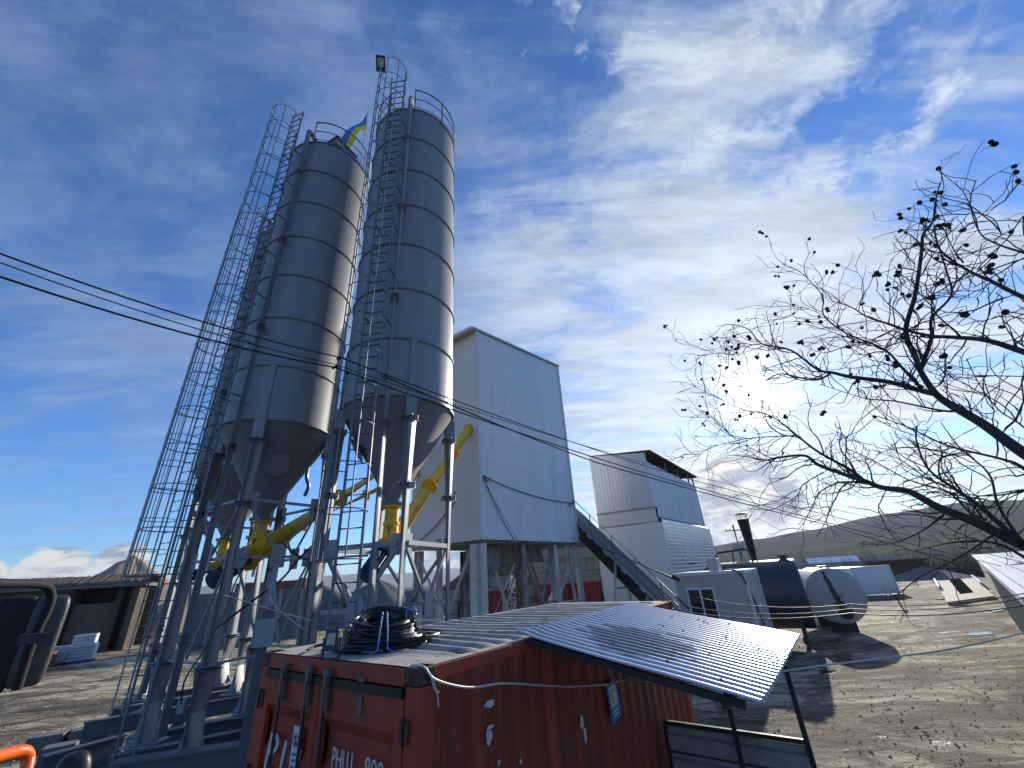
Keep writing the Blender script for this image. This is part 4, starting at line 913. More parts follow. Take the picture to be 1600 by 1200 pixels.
pn = MB(); pn.bar(cp(4.62, 0.03, 1.15), cp(4.62, 1.75, 1.15), 0.05, 0.05); pn.bar(cp(4.62, 0.03, 0.0), cp(4.62, 1.75, 0.0), 0.05, 0.05); pn.bar(cp(4.62, 0.03, 1.12), cp(4.62, 0.03, 0.03), 0.05, 0.05, uC)
pn.build('panel_frame', FRM, cn_)
OLD = mat('old_zinc', (0.32, 0.32, 0.30), 0.5, 0.2, 0.2, 2, dirt=(0.14, 0.13, 0.115), dirt_amt=0.6, dirt_scale=2)
wave_wall(cp(4.60, 0.06, 0), cp(4.60, 1.76, 0), 0.03, 1.12, 1.12, -uC, 0.27, 0.04, True).build('low_panel', OLD, cn_)
shade_bars = MB()  # dark bars stand in for the shadow gaps at the panel's overlaps
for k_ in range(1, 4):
    shade_bars.bar(cp(4.55, 0.07, 0.03 + k_ * 1.09 / 4), cp(4.55, 1.74, 0.03 + k_ * 1.09 / 4), 0.012, 0.016)
shade_bars.build('lap_shade', FRM, cn_)
nail = MB()
for i in range(34):
    tt_ = t1_ + 0.1 + (t2_ - t1_ - 0.2) * rnd.random(); ll_ = rnd.choice((0.12, 0.75, 1.05, 1.4, 1.85)) + rnd.uniform(-.12, .12); nail.box(cp(tt_, ll_, zA + Th * ll_ + 0.020), (0.015, 0.015, 0.010))
nail.build('screw_heads', BLACK, cn_)
bn = thing('feed_trough', 'grey sheet metal bin with white scraps behind the low canopy panel', 'bin', cp(5.6, 0.75, GZ))
b_ = MB(); o_ = cp(5.5, 0.55, -0.42)
for d1, d2, w_ in ((uC, nC_, 0.9), (-uC, nC_, 0.9), (nC_, uC, 1.2), (-nC_, uC, 1.2)): b_.box(o_ + d1 * (0.6 if d1.dot(uC) ** 2 > .5 else 0.45) + Z * 0.15, (w_, 0.03, 1.7), (d2, d1, Z))
b_.build('body', OLD, bn)
b_ = MB()
for i in range(7): q = o_ + uC * rnd.uniform(-.5, .5) + nC_ * rnd.uniform(-.35, .35) + Z * 0.95; b_.bar(q, q + Vector((rnd.uniform(-.2, .2), rnd.uniform(-.2, .2), 0.12)), 0.05, 0.03)
b_.build('scraps', STICKW, bn)

# coiled hose and work lamp on the roof
hs = thing('coiled_hose', 'thick coil of black hose tied with blue cord on the container roof', 'hose', (0, 0, CT))
hc = atZ(598, 1008, CT + 0.02); hs.location = hc
H_ = MB(); r_ = random.Random(3); hang = math.atan2(hc.y, hc.x)
for k in range(58):
    lay = k // 8; base_r = 0.37 - 0.018 * lay + r_.uniform(-0.085, 0.08) * (1 - lay * 0.05); zz = 0.02 + lay * 0.030 + r_.uniform(0, 0.02); tl_ = 0.045 * lay
    tx, ty = r_.uniform(-0.05, 0.05), r_.uniform(-0.05, 0.05); ox, oy = r_.uniform(-.03, .03), r_.uniform(-.03, .03); p0 = r_.uniform(0, 6.28); am = r_.uniform(0, 0.02)
    H_.tube([hc + Vector((ox + (base_r + am * math.sin(3 * a + p0)) * math.cos(a), oy + (base_r + am * math.sin(3 * a + p0)) * math.sin(a) * 0.97, max(0.015, zz + tx * math.cos(a) + ty * math.sin(a) + tl_ * base_r * math.cos(a - hang)))) for a in [i * math.pi / 18 for i in range(36)]], 0.0145, 6, closed=True)
for k in range(4):   # loose loops spilling to the right and left
    s_ = r_.uniform(0.40, 0.50); H_.tube([hc + uC * (0.05 * k) * 0.5 - nC_ * (-0.04 * k) + Vector((s_ * math.cos(a), s_ * 0.92 * math.sin(a), 0.02 + 0.02 * k)) for a in [i * math.pi / 18 for i in range(36)]], 0.0145, 6, closed=True)
H_.tube([hc - nC_ * 0.40 + Z * 0.25, hc - nC_ * 0.5 + Z * 0.12, hc - nC_ * 0.62 - uC * 0.15 + Z * 0.04, hc - nC_ * 0.66 - uC * 0.4 + Z * 0.02, hc - nC_ * 0.5 - uC * 0.55 + Z * 0.02], 0.0145, 6)
H_.build('coil', mat('hose_black', (0.014, 0.014, 0.016), 0.32, 0, 0.2, 10), hs)
T_ = MB()
vd = Vector((hc.x, hc.y, 0)).normalized()
for s_ in (-0.035, 0.035):
    sd = Vector((vd.y, -vd.x, 0)) * s_
    T_.tube([hc - vd * 0.25 + sd * .4 + Z * 0.27, hc - vd * 0.36 + sd * .6 + Z * 0.325, hc - vd * 0.48 + sd + Z * 0.18, hc - vd * 0.53 + sd * 1.3 + Z * 0.02, hc - vd * 0.6 + sd * 3 + Z * 0.01], 0.008, 6)
T_.tube([hc - vd * 0.55 + Z * 0.015, hc - vd * 0.62 - nC_ * 0.12 + Z * 0.012, hc - vd * 0.7 - nC_ * 0.3 + Z * 0.01], 0.007, 5)
q = hc + Vector((0.28, 0.02, 0.30)); T_.tube([q + Vector((0.06 * math.cos(a), 0.02, 0.08 * math.sin(a) - .04)) for a in [i * .5 for i in range(12)]], 0.01, 5)
T_.build('blue_cord', BLUE, hs)
lp = atZ(516, 1030, CT + 0.012)
ft2, p2, x2, y2, d2 = floodlight(lp, (0.02, -1.0, 0.12), (0.12, 0.17), 'small black work lamp standing on the container roof beside the hose', 0.15)
MB().bar(lp - x2 * 0.075, lp - x2 * 0.075 + Z * 0.17, 0.012, 0.02).bar(lp + x2 * 0.075, lp + x2 * 0.075 + Z * 0.17, 0.012, 0.02).box(lp + Z * 0.006, (0.17, 0.05, 0.012), (x2, Vector((-x2.y, x2.x, 0)), Z)).build('bracket', DSTEEL, ft2)
# pale cable along the container
q = [atD(1, 1, 1)]
cw = [cp(-0.02, -0.10, CT + 0.02), cp(0.04, 0.0, CT + 0.01), cp(0.14, 0.03, 2.50), cp(0.5, 0.04, 2.38), cp(0.95, 0.04, 2.32), cp(1.5, 0.04, 2.20), cp(2.1, 0.04, 2.07), cp(2.9, 0.04, 1.93), cp(3.5, 0.06, 1.86)]
far = [atD(1070, 1068, 5.2), atD(1130, 1064, 5.35), atD(1200, 1052, 5.7), atD(1300, 1038, 6.3), atD(1400, 1026, 7.0), atD(1480, 1015, 7.8), atD(1560, 998, 8.8), atD(1640, 978, 10)]
def smoothpath(pts, n=6):
    out = []; P = [pts[0]] + list(pts) + [pts[-1]]
    for i in range(1, len(P) - 2):
        a, b, c, d = P[i - 1], P[i], P[i + 1], P[i + 2]
        for k in range(n):
            t = k / n; out.append(0.5 * ((2 * b) + (c - a) * t + (2 * a - 5 * b + 4 * c - d) * t * t + (3 * b - a - 3 * c + d) * t ** 3))
    out.append(P[-2]); return out
tag(MB().tube(smoothpath(cw + far), 0.0095, 7).tube(smoothpath([cp(0.08, 0.02, 2.56), cp(0.11, 0.045, 2.48), cp(0.15, 0.04, 2.40), cp(0.155, 0.05, 2.33)]), 0.006, 5).tube(smoothpath([cp(0.08, 0.02, 2.56), cp(0.12, 0.05, 2.44), cp(0.17, 0.04, 2.42)]), 0.006, 5).build('cable', WCABLE), 'pale cable tied to the container corner and slung away over the yard', 'cable')

# ---------------------------------------------------------------- cabin, tanks, chimney
cb0 = Vector((8.3 * 1.1, 17.1 * 1.1, 0)); cdS = Vector((math.sin(R(38)), math.cos(R(38)), 0)); cdF = Vector((-cdS.y, cdS.x, 0))   # side runs away, front runs left
cbn = thing('site_cabin', 'beige ribbed portable cabin with a double window, beside the blue tank', 'cabin', (cb0.x, cb0.y, GZ))
ztop = 2.76; Lf, Ls = 2.95, 2.4
wave_wall(cb0 + cdF * Lf, cb0, GZ + 0.05, ztop, ztop, -cdS, 0.12, 0.008).build('front_wall', CABW, cbn)
wave_wall(cb0, cb0 + cdS * Ls, GZ + 0.05, ztop, ztop, -cdF, 0.12, 0.008).build('side_wall', CABW, cbn)
MB().quad(cb0 + cdF * Lf + Z * GZ, cb0 + cdF * Lf + cdS * Ls + Z * GZ, cb0 + cdF * Lf + cdS * Ls + Z * ztop, cb0 + cdF * Lf + Z * ztop).quad(cb0 + cdS * Ls + Z * GZ, cb0 + cdF * Lf + cdS * Ls + Z * GZ, cb0 + cdF * Lf + cdS * Ls + Z * ztop, cb0 + cdS * Ls + Z * ztop).build('rear_wall', CABW, cbn)
MB().prism([cb0 - cdF * .05 - cdS * .05 + Z * (ztop - 0.06), cb0 + cdF * (Lf + .05) - cdS * .05 + Z * (ztop - 0.06), cb0 + cdF * (Lf + .05) + cdS * (Ls + .05) + Z * (ztop - 0.06), cb0 - cdF * .05 + cdS * (Ls + .05) + Z * (ztop - 0.06)], Z * 0.13).build('roof', TRIM, cbn)
for q in (cb0, cb0 + cdF * Lf, cb0 + cdS * Ls): MB().bar(q - cdS * 0.015 - cdF * 0.0 + Z * GZ, q - cdS * 0.015 + Z * (ztop - 0.07), 0.09, 0.09, cdS).build('corner_post', TRIM, cbn)
w0 = cb0 + cdF * 2.52 - cdS * 0.03; ww = 1.18; wz0, wz1 = 0.78, 2.18
win = MB()
for z_ in (wz0, wz1): win.bar(w0 + Z * z_, w0 - cdF * ww + Z * z_, 0.06, 0.07)
for k_ in (0.035, 0.5 * ww, ww - 0.035): win.bar(w0 - cdF * k_ + Z * (wz0 + 0.036), w0 - cdF * k_ + Z * (wz1 - 0.036), 0.07, 0.05, cdS)
wf = win.build('window', WINF, cbn)
for k_ in (0.07, ww * 0.5 + 0.035): MB().box(w0 + cdS * 0.01 - cdF * (k_ + (ww * 0.5 - 0.105) / 2) + Z * (wz0 + wz1) / 2, (ww * 0.5 - 0.108, 0.006, wz1 - wz0 - 0.08), (cdF, cdS, Z)).build('pane', GLASS, wf)
MB().box(cb0 + cdS * 0.9 - cdF * 0.06 + Z * 1.5, (0.35, 0.10, 0.12), (cdS, cdF, Z)).build('meter_box', TRIM, cbn)
tag(MB().tube(smoothpath([cb0 + cdF * 0.9 + Z * 2.86, cb0 + cdF * 0.35 - cdS * .08 + Z * 2.85, cb0 + cdF * 0.05 - cdS * .10 + Z * 2.5, cb0 - cdF * .08 + cdS * 0.3 + Z * 1.3, cb0 - cdF * .08 + cdS * 0.8 + Z * 0.2, cb0 - cdF * .1 + cdS * 1.0 + Z * GZ]), 0.03, 7).build('cable', BLACK), 'black cable running off the cabin roof and down its corner', 'cable')
vb = thing('roof_vent_box', 'boxy beige duct standing on the cabin roof in front of the blue tank', 'vent', cb0 + cdF * 1.3 + cdS * 0.8 + Z * 2.84)
vp_ = Vector(vb.location)
MB().box(vp_ + Z * 0.25, (0.42, 0.5, 0.5), (cdF, cdS, Z)).build('casing', CABW, vb, bevel=0.01)
MB().box(vp_ + Z * 0.25 + cdF * 0.213, (0.008, 0.4, 0.4), (cdF, cdS, Z)).build('opening', BLACK, vb)
# dark doorway box between container and cabin
# black pipe run from the tower to the cabin roof
tag(MB().tube([TR + nR * 0.2 - uR * 0.3 + Z * 4.75, atD(1056, 905, 19.8)], 0.05, 8).tube([atD(1050, 900, 19.7), atD(1062, 906, 19.7)], 0.13, 8).build('support_pole', DSTEEL), 'long black pole slanting down from the white tower foot to the cabin roof', 'pole')
# blue tank
def azv(a): return Vector((math.sin(R(a)), math.cos(R(a)), 0))
bt_end = azD(31.2, 27.0); tdir = Vector((-azv(31.2).y, azv(31.2).x, 0)); rT = 1.56; zT = 3.12 - rT
bt = thing('fuel_tank', 'large dark blue horizontal tank on a frame behind the beige cabin', 'tank', (bt_end.x, bt_end.y, GZ))
bt_c = bt_end + Z * zT + azv(31.2) * 0.0
MB().lathe(bt_c, [(0.0, -0.0), (rT - 0.1, 0.0), (rT, 0.08), (rT, 4.15), (rT * 0.8, 4.5), (rT * 0.45, 4.68), (0, 4.72)], 56, d=tdir).build('shell', TANKB, bt)
for k_ in (0.5, 2.0, 3.6):
    MB().lathe(bt_c + tdir * k_, [(rT + .002, 0), (rT + 0.03, 0), (rT + 0.03, 0.08), (rT + .002, 0.08)], 56, d=tdir, smooth=False).build('hoop', TANKB, bt)
    q = bt_end + tdir * k_; MB().prism([q - azv(31.2) * 1.2 + Z * GZ, q + azv(31.2) * 1.2 + Z * GZ, q + azv(31.2) * 1.2 + Z * (zT - 0.72), q + Z * (zT - rT - 0.02), q - azv(31.2) * 1.2 + Z * (zT - 0.72)], tdir * 0.15).build('saddle', DSTEEL, bt)
q = bt_c + tdir * 0.5 + Z * rT; MB().cyl(q - Z * 0.05, q + Z * 0.16, 0.28, 20).cyl(q + Z * 0.16, q + Z * 0.19, 0.33, 20).cyl(q + tdir * 1.2 - Z * .05, q + tdir * 1.2 + Z * 0.3, 0.05, 10).build('manhole', STEEL, bt)
q = bt_c + tdir * 3.2 + Z * (rT + 0.0)
MB().tube([q + tdir * 0.3 - Z * .2, q + tdir * 0.5 + Z * 0.42, q + tdir * 0.3 + Z * 0.52, q - tdir * 1.0 + Z * 0.62, q - tdir * 1.2 + Z * 0.5, q - tdir * 1.3 - Z * 0.05], 0.05, 8).tube([q - tdir * .4 + Z * 0.57, q - tdir * .35 - Z * 0.05], 0.04, 8).tube([q + tdir * 0.4 + Z * 0.1, q + tdir * 2.0 + Z * 0.08], 0.06, 8).build('handrail', FRM, bt)
# white tank end on
wt_c = azD(33.75, 31.0) + Z * 1.12; wd_ = azv(33.75 - 14)
wt = thing('fuel_tank', 'pale round ended tank with a black oil streak down its end', 'tank', (wt_c.x, wt_c.y, GZ))
MB().lathe(wt_c, [(0, -0.10), (0.9, -0.07), (1.30, 0.0), (1.39, 0.08), (1.39, 3.6), (1.1, 3.75), (0, 3.8)], 56, d=wd_).build('shell', TANKW, wt)
wx = wd_.cross(Z).normalized()
for k_ in (0.5, 3.0): MB().prism([wt_c + wd_ * k_ - wx * 0.6 + Z * (GZ - wt_c.z), wt_c + wd_ * k_ + wx * 0.6 + Z * (GZ - wt_c.z), wt_c + wd_ * k_ + wx * 0.6 - Z * 1.27, wt_c + wd_ * k_ - Z * 1.41, wt_c + wd_ * k_ - wx * 0.6 - Z * 1.27], wd_ * 0.2).build('saddle', DSTEEL, wt)
def disc_pt(x, z, o=0.012):
    r_ = math.hypot(x, z); e = -0.10 + (0.03 * r_ / 0.9 if r_ < 0.9 else 0.03 + 0.07 * (r_ - 0.9) / 0.35); return wt_c + wx * x + Z * z + wd_ * (e - o)
r_ = random.Random(12); L_, Rr = [], []
for i in range(15):
    z_ = 1.22 - i * 0.135; c_ = -0.28 + 0.33 * i / 14 + r_.uniform(-.02, .02); w_ = (0.05 + 0.10 * r_.random()) * (1 + 1.0 * (i > 9) ) 
    L_.append(disc_pt(c_ - w_, z_)); Rr.append(disc_pt(c_ + w_, z_))
s_ = MB(); s_.add(L_ + Rr, [(i, i + 1, 15 + i + 1, 15 + i) for i in range(14)]); 
s_.build('oil_streak', TAR, wt)
s_ = MB(); s_.add([disc_pt(0.15 + 0.36 * math.cos(a), -0.88 + 0.30 * math.sin(a), 0.02) for a in [i * math.pi / 10 for i in range(20)]], [tuple(range(20))]); s_.build('manhole', TAR, wt)
MB().tube([disc_pt(0.05, 0.1, 0.05), disc_pt(0.14, -0.02, 0.08), disc_pt(0.3, 0.0, 0.1)], 0.04, 8).tube([disc_pt(0.05, 0.1, -0.05), disc_pt(0.05, 0.1, 0.10)], 0.06, 10).build('valve', STEEL, wt)
MB().cyl(wt_c + wd_ * 1.0 + Z * 1.3, wt_c + wd_ * 1.0 + Z * 1.5, 0.25, 16).build('filler_neck', STEEL, wt)
# chimney
chp = azD(27.3, 33.0); ch = thing('chimney_pipe', 'dark brown round metal chimney with a small rain cap behind the blue tank', 'chimney', (chp.x, chp.y, GZ))
cz = 6.0; MB().cyl(chp + Z * GZ, chp + Z * (cz - 0.3), 0.36, 28).build('flue', CHIM, ch)
b = MB().lathe(chp, [(0.43, cz + 0.02), (0.36, cz + 0.08), (0.12, cz + 0.14), (0.0, cz + 0.15)], 24).lathe(chp, [(0.43, cz + 0.02), (0.0, cz + 0.02)], 24)
for k_ in range(5): a = k_ * 72; b.bar(pol(chp, 0.33, a, cz - 0.32), pol(chp, 0.33, a, cz + 0.03), 0.02, 0.02)
b.build('rain_cap', STEEL, ch)
# truck between the tanks
tk = azD(31.2, 42); dv = azv(31.2 - 70); dn = Vector((dv.y, -dv.x, 0))
tr = thing('parked_truck', 'pale truck with a blue windowed cab half hidden between the two tanks', 'truck', (tk.x, tk.y, GZ))
MB().box(tk + Z * 1.2, (2.2, 1.9, 2.0), (dv, dn, Z)).build('cab', mat('truck_blue', (0.08, 0.17, 0.35), 0.35), tr, bevel=0.08)
MB().box(tk + Z * 1.6 - dn * 0.96, (1.2, 0.03, 0.6), (dv, dn, Z)).build('window', GLASS, tr)
MB().box(tk + dv * 3.6 + Z * 1.1, (4.8, 2.2, 1.5), (dv, dn, Z)).build('load_body', TRIM, tr, bevel=0.03)
for k_ in (0.0, 3.2, 4.8):
    for s_ in (-0.9, 0.9): MB().cyl(tk + dv * k_ + dn * (s_ - .12) + Z * (GZ + 0.5), tk + dv * k_ + dn * (s_ + .12) + Z * (GZ + 0.5), 0.5, 20).build('wheel', BLACK, tr)
MB().box(tk + dv * 2.4 + Z * 0.2, (7.0, 0.9, 0.25), (dv, dn, Z)).build('chassis', DSTEEL, tr)
# white box container
wb = [atZ(1345, 930, GZ), atZ(1405, 926, GZ)]
wbd = (wb[1] - wb[0]).normalized(); wbn = Vector((-wbd.y, wbd.x, 0)); Lw = (wb[1] - wb[0]).length
wbx = thing('white_container', 'white box container standing alone at the back of the yard', 'container', (wb[0].x, wb[0].y, GZ))
corrug(wb[0] + Z * 0, wbd, Lw, -wbn, GZ + 0.1, 2.5, 0.3, 0.03).build('end_wall', WINF, wbx)
MB().box(wb[0] + wbd * Lw / 2 + wbn * 3.0 + Z * 0.9, (Lw - 0.02, 5.9, 3.15), (wbd, wbn, Z)).build('body', WINF, wbx)
fb = MB()
for q in wb: fb.bar(q - wbn * 0.03 + Z * GZ, q - wbn * 0.03 + Z * 2.55, 0.14, 0.14, wbn)
fb.bar(wb[0] - wbn * 0.03 + Z * 2.5, wb[1] - wbn * 0.03 + Z * 2.5, 0.13, 0.13); fb.build('frame', TRIM, wbx)
# weighbridge
wbq = [atZ(1463, 912, GZ), atZ(1522, 906, GZ), atZ(1556, 936, GZ), atZ(1482, 946, GZ)]
sc2 = thing('weighbridge', 'concrete ramp with a black ribbed grid and white kerb rails by the blue roofed shed', 'weighbridge', (wbq[0].x, wbq[0].y, GZ))
MB().prism([p + Z * 0.004 for p in wbq], Z * 0.22).build('slab', mat('pale_concrete', (0.40, 0.37, 0.28), 0.85, 0, 0.12, 1), sc2)
def wq(s, t): return wbq[0].lerp(wbq[1], s).lerp(wbq[3].lerp(wbq[2], s), t)
MB().prism([wq(.36, -.05) + Z * .23, wq(.66, -.05) + Z * .23, wq(.66, .8) + Z * .23, wq(.36, .8) + Z * .23], Z * 0.03).build('grid', GRIDB, sc2)
for k_ in range(5): MB().bar(wq(.37, .1 + k_ * .16) + Z * .28, wq(.65, .1 + k_ * .16) + Z * .28, 0.05, 0.02).build('grid_bar', PANELD, sc2)
for s_ in (0.0, 1.0): MB().bar(wq(s_, 0) + Z * 0.4, wq(s_, 0.55) + Z * 0.4, 0.15, 0.35).build('kerb_rail', WINF, sc2)
# shed at the right edge
sh = thing('side_shed', 'grey walled shed with a pale blue metal roof at the right edge', 'shed', tuple(azD(45.4, 50, GZ)))
sa = azD(45.0, 64); sq = azD(45.54, 32.6); swd = (sq - sa).normalized(); sb = sa + swd * 52; sm = sa + swd * 24; e1 = Vector((-swd.y, swd.x, 0))
if e1.x < 0: e1 = -e1
ez_ = 2.22
MB().quad(sa + Z * GZ, sm + Z * GZ, sm + Z * ez_, sa + Z * ez_).quad(sa + Z * GZ, sa + e1 * 12 + Z * GZ, sa + e1 * 12 + Z * ez_, sa + Z * ez_).build('wall', CONC, sh)
wave_wall(sm, sb, GZ, ez_, ez_, -e1, 0.4, 0.05).build('sheet_wall', OLD, sh)
rs_ = MB().prism([sa - e1 * 0.15 - swd * .3 + Z * ez_, sb - e1 * 0.15 + Z * ez_, sb + e1 * 12 + Z * (ez_ + 0.25), sa + e1 * 12 - swd * .3 + Z * (ez_ + 0.25)], Z * 0.08)
for k_ in range(24): rs_.bar(sa - swd * .3 + e1 * (k_ * 0.5) + Z * (ez_ + 0.10 + k_ * .0104), sb + e1 * (k_ * 0.5) + Z * (ez_ + 0.10 + k_ * .0104), 0.05, 0.05)
rs_.build('roof', ROOFB, sh)
MB().bar(sa - e1 * 0.19 + Z * (ez_ + .03), sb - e1 * 0.19 + Z * (ez_ + .03), 0.05, 0.15).build('verge_trim', WINF, sh)
# far white roofed hall and houses
fh = azD(34.4, 330); fh.z = terrain(34.4, 330)
hz = thing('far_hall', 'long low building with a white roof on the far slope behind the tanks', 'building', tuple(fh))
hd = azv(34.4 + 80); hn = azv(34.4 - 10)
MB().box(fh + Z * 4.0, (24, 10, 8), (hd, hn, Z)).build('wall', COLB, hz)
MB().prism([fh + hd * -13 - hn * 6 + Z * 7.6, fh + hd * 13 - hn * 6 + Z * 7.6, fh + hd * 13 + hn * 0 + Z * 10.4, fh - hd * 13 + Z * 10.4], Z * 0.2).prism([fh + hd * -13 + hn * 6 + Z * 7.6, fh + hd * 13 + hn * 6 + Z * 7.6, fh + hd * 13 + Z * 10.4, fh - hd * 13 + Z * 10.4], Z * 0.2).build('roof', WINF, hz)
for a_, D_2, w_, lb in ((31.2, 420, 14, 'small dim farm building left of the long white roofed hall'), (38.4, 380, 16, 'small grey roofed farm building right of the long white roofed hall')):
    p = azD(a_, D_2); p.z = terrain(a_, D_2); h = thing('far_house', lb, 'building', tuple(p)); hd2 = azv(a_ + 85); hn2 = azv(a_ - 5)
    MB().box(p + Z * 2.5, (w_, 8, 5), (hd2, hn2, Z)).build('wall', COLB, h)
    MB().prism([p - hd2 * (w_ / 2 + .5) - hn2 * 5 + Z * 5, p - hd2 * (w_ / 2 + .5) + Z * 7.5, p - hd2 * (w_ / 2 + .5) + hn2 * 5 + Z * 5], hd2 * (w_ + 1)).build('roof', CONCD, h)
# pale road on the far slope
rdm = mat('pale_track', (0.48, 0.47, 0.44), 0.7, 0, 0.15, 0.5)
rp_ = []
for a_, D_2 in ((40.3, 360), (41.2, 300), (42.0, 250), (42.8, 205), (43.6, 160), (44.3, 120), (44.6, 100)):
    for s_ in (-1, 1):
        w_ = 4.5; q = azD(a_, D_2); sd = azv(a_ + 90) * (w_ * s_) ; x_2 = q + sd; aa = math.degrees(math.atan2(x_2.x, x_2.y)); dd = math.hypot(x_2.x, x_2.y); rp_.append(Vector((x_2.x, x_2.y, terrain(aa, dd) + 0.35)))
struct(MB().add(rp_, [(2 * i, 2 * i + 1, 2 * i + 3, 2 * i + 2) for i in range(6)], True).build('road', rdm))
# utility pole
up_ = azD(26.1, 62); pl = thing('utility_pole', 'concrete utility pole with crossarm and two struts beside the chimney', 'pole', (up_.x, up_.y, GZ))
MB().tube([up_ + Z * GZ, up_ + Z * 7.4], [0.17, 0.11], 10).build('shaft', CONC, pl)
u9 = azv(26.1 + 75); MB().bar(up_ - u9 * 1.1 + Z * 6.7, up_ + u9 * 1.1 + Z * 6.7, 0.12, 0.12).build('crossarm', DSTEEL, pl)
for k_ in (-1, -0.5, 0.5, 1): MB().cyl(up_ + u9 * k_ + Z * 6.75, up_ + u9 * k_ + Z * 7.0, 0.05, 8).build('insulator', STEEL, pl)
MB().tube([up_ + Z * 4.4, up_ + u9 * 1.6 + Z * GZ], 0.12, 8).build('strut', CONC, pl); MB().tube([up_ + Z * 4.4, up_ - u9 * 0.6 + azv(26) * 1.6 + Z * GZ], 0.12, 8).build('strut', CONC, pl)
MB().box(up_ + Z * 4.6, (1.4, 0.8, 0.9), (u9, azv(26.1), Z)).build('transformer', STEEL, pl)

# ---------------------------------------------------------------- things beyond the tower
wl = thing('block_wall', 'stepped wall of grey concrete blocks behind the tower columns', 'wall', (2, 33, GZ))
wa = azD(-12, 35); wb_ = azD(17, 33.5); wdv = (wb_ - wa).normalized(); wn_ = Vector((-wdv.y, wdv.x, 0)); LW = (wb_ - wa).length
Bk = MB(); r_ = random.Random(5); rows = 7; bh = 0.78; bw = 1.58
for j in range(rows):
    x = -(j % 2) * 0.8
    while x < LW:
        azx = math.degrees(math.atan2((wa + wdv * (x + .8)).x, (wa + wdv * (x + .8)).y))
        lim = 4 if azx < -4.5 else (5 if azx < 0.5 else (7 if azx < 12 else 6))
        if j < lim and r_.random() > (0.25 if j == lim - 1 else 0.0):
            Bk.box(wa + wdv * (x + 0.8) + wn_ * r_.uniform(-.03, .03) + Z * (GZ + j * bh + bh / 2), (bw, 0.8, bh - 0.025), (wdv, wn_, Z))
        x += 1.6
Bk.build('blocks', CONC, wl, bevel=0.03)
for a_, z_ in ((-8.3, 1.0), (-2.6, 1.2), (5.2, 2.4), (9.3, 1.6)):
    q = azD(a_, 33.9); MB().box(Vector((q.x, q.y - 0.15, z_)), (0.25, 0.12, 1.4)).build('tie_plate', BLACK, wl)
def heap(name, c, rx, ry, h, m, label, cat='heap', seed=1, n=34, flat=0.0):
    r_ = random.Random(seed); ph = [r_.uniform(0, 6.28) for _ in range(6)]; vs = []; fs = []; K2 = 18
    for j in range(K2 + 1):
        f = j / K2
        for i in range(n):
            a = 2 * math.pi * i / n
            rr = f * (1 + 0.10 * math.sin(2 * a + ph[0]) + 0.06 * math.sin(3 * a + ph[1]) + 0.04 * math.sin(7 * a + ph[2]))
            z = h * (1 - f) * (1 + 0.12 * math.sin(3 * a + ph[3] + f * 4) * f) if not flat else h * (1 - max(0, f - flat) / (1 - flat))
            if not flat: z = h * ((1 - f) ** 1.1) * (1 + 0.10 * math.sin(3 * a + ph[3] + f * 4) * f)
            z += 0.05 * h * vnoise(rr * rx * math.cos(a) * 0.7, rr * ry * math.sin(a) * 0.7 + seed, 1.1) * (1 - f)
            vs.append(Vector((c.x + rr * rx * math.cos(a), c.y + rr * ry * math.sin(a), c.z + z)))
    for j in range(K2):
        for i in range(n): fs.append((j * n + i, j * n + (i + 1) % n, (j + 1) * n + (i + 1) % n, (j + 1) * n + i))
    return tag(MB().add(vs, fs, True).build(name, m), label, cat)
heap('dirt_heap', azD(4, 43, GZ), 15, 8, 6.6, DIRT, 'brown earth heap rising behind the stepped concrete block wall', seed=4, flat=0.35)
heap('dirt_heap', azD(-7.5, 50, GZ), 9, 8, 3.6, DIRT, 'low dark earth heap left of the block wall under the tower', seed=9)
heap('sand_heap', azD(-42.3, 80, GZ), 14.0, 13, 9.4, SAND, 'tall pale sand heap behind the roofed dugout on the left', seed=2)
heap('sand_heap', azD(-37.5, 66, GZ), 7.5, 7, 4.6, SAND, 'lower pale sand heap seen between the silo legs', seed=6)
heap('gravel_heap', azD(-26.5, 62, GZ), 11, 7, 5.4, GRAV, 'dark gravel heap behind the legs of the middle silo', seed=7)
heap('gravel_heap', azD(-18.5, 58, GZ), 9, 7, 4.6, GRAV, 'dark gravel heap seen through the caged ladder', seed=8)
rw = thing('retaining_wall', 'dark grey concrete retaining wall behind the silo legs', 'wall', tuple(azD(-30, 48, GZ)))
qa, qb = azD(-36.5, 50), azD(-24.5, 47); rd_ = (qb - qa).normalized(); rn_ = Vector((-rd_.y, rd_.x, 0))
MB().box((qa + qb) / 2 + Z * (GZ + 2.0), ((qb - qa).length, 0.5, 4.0), (rd_, rn_, Z)).build('wall', CONCD, rw)
k_ = 0
while k_ < (qb - qa).length: q = qa + rd_ * k_ - rn_ * 0.35; MB().bar(q + Z * GZ, q + Z * 3.3, 0.3, 0.2, rn_).build('buttress', CONC, rw); k_ += 1.8
MB().box(azD(-29.5, 49) + Z * 3.65, (6, 1.5, 0.7), (rd_, rn_, Z)).build('red_hopper_edge', mat('dull_red', (0.20, 0.07, 0.04), 0.7), rw)
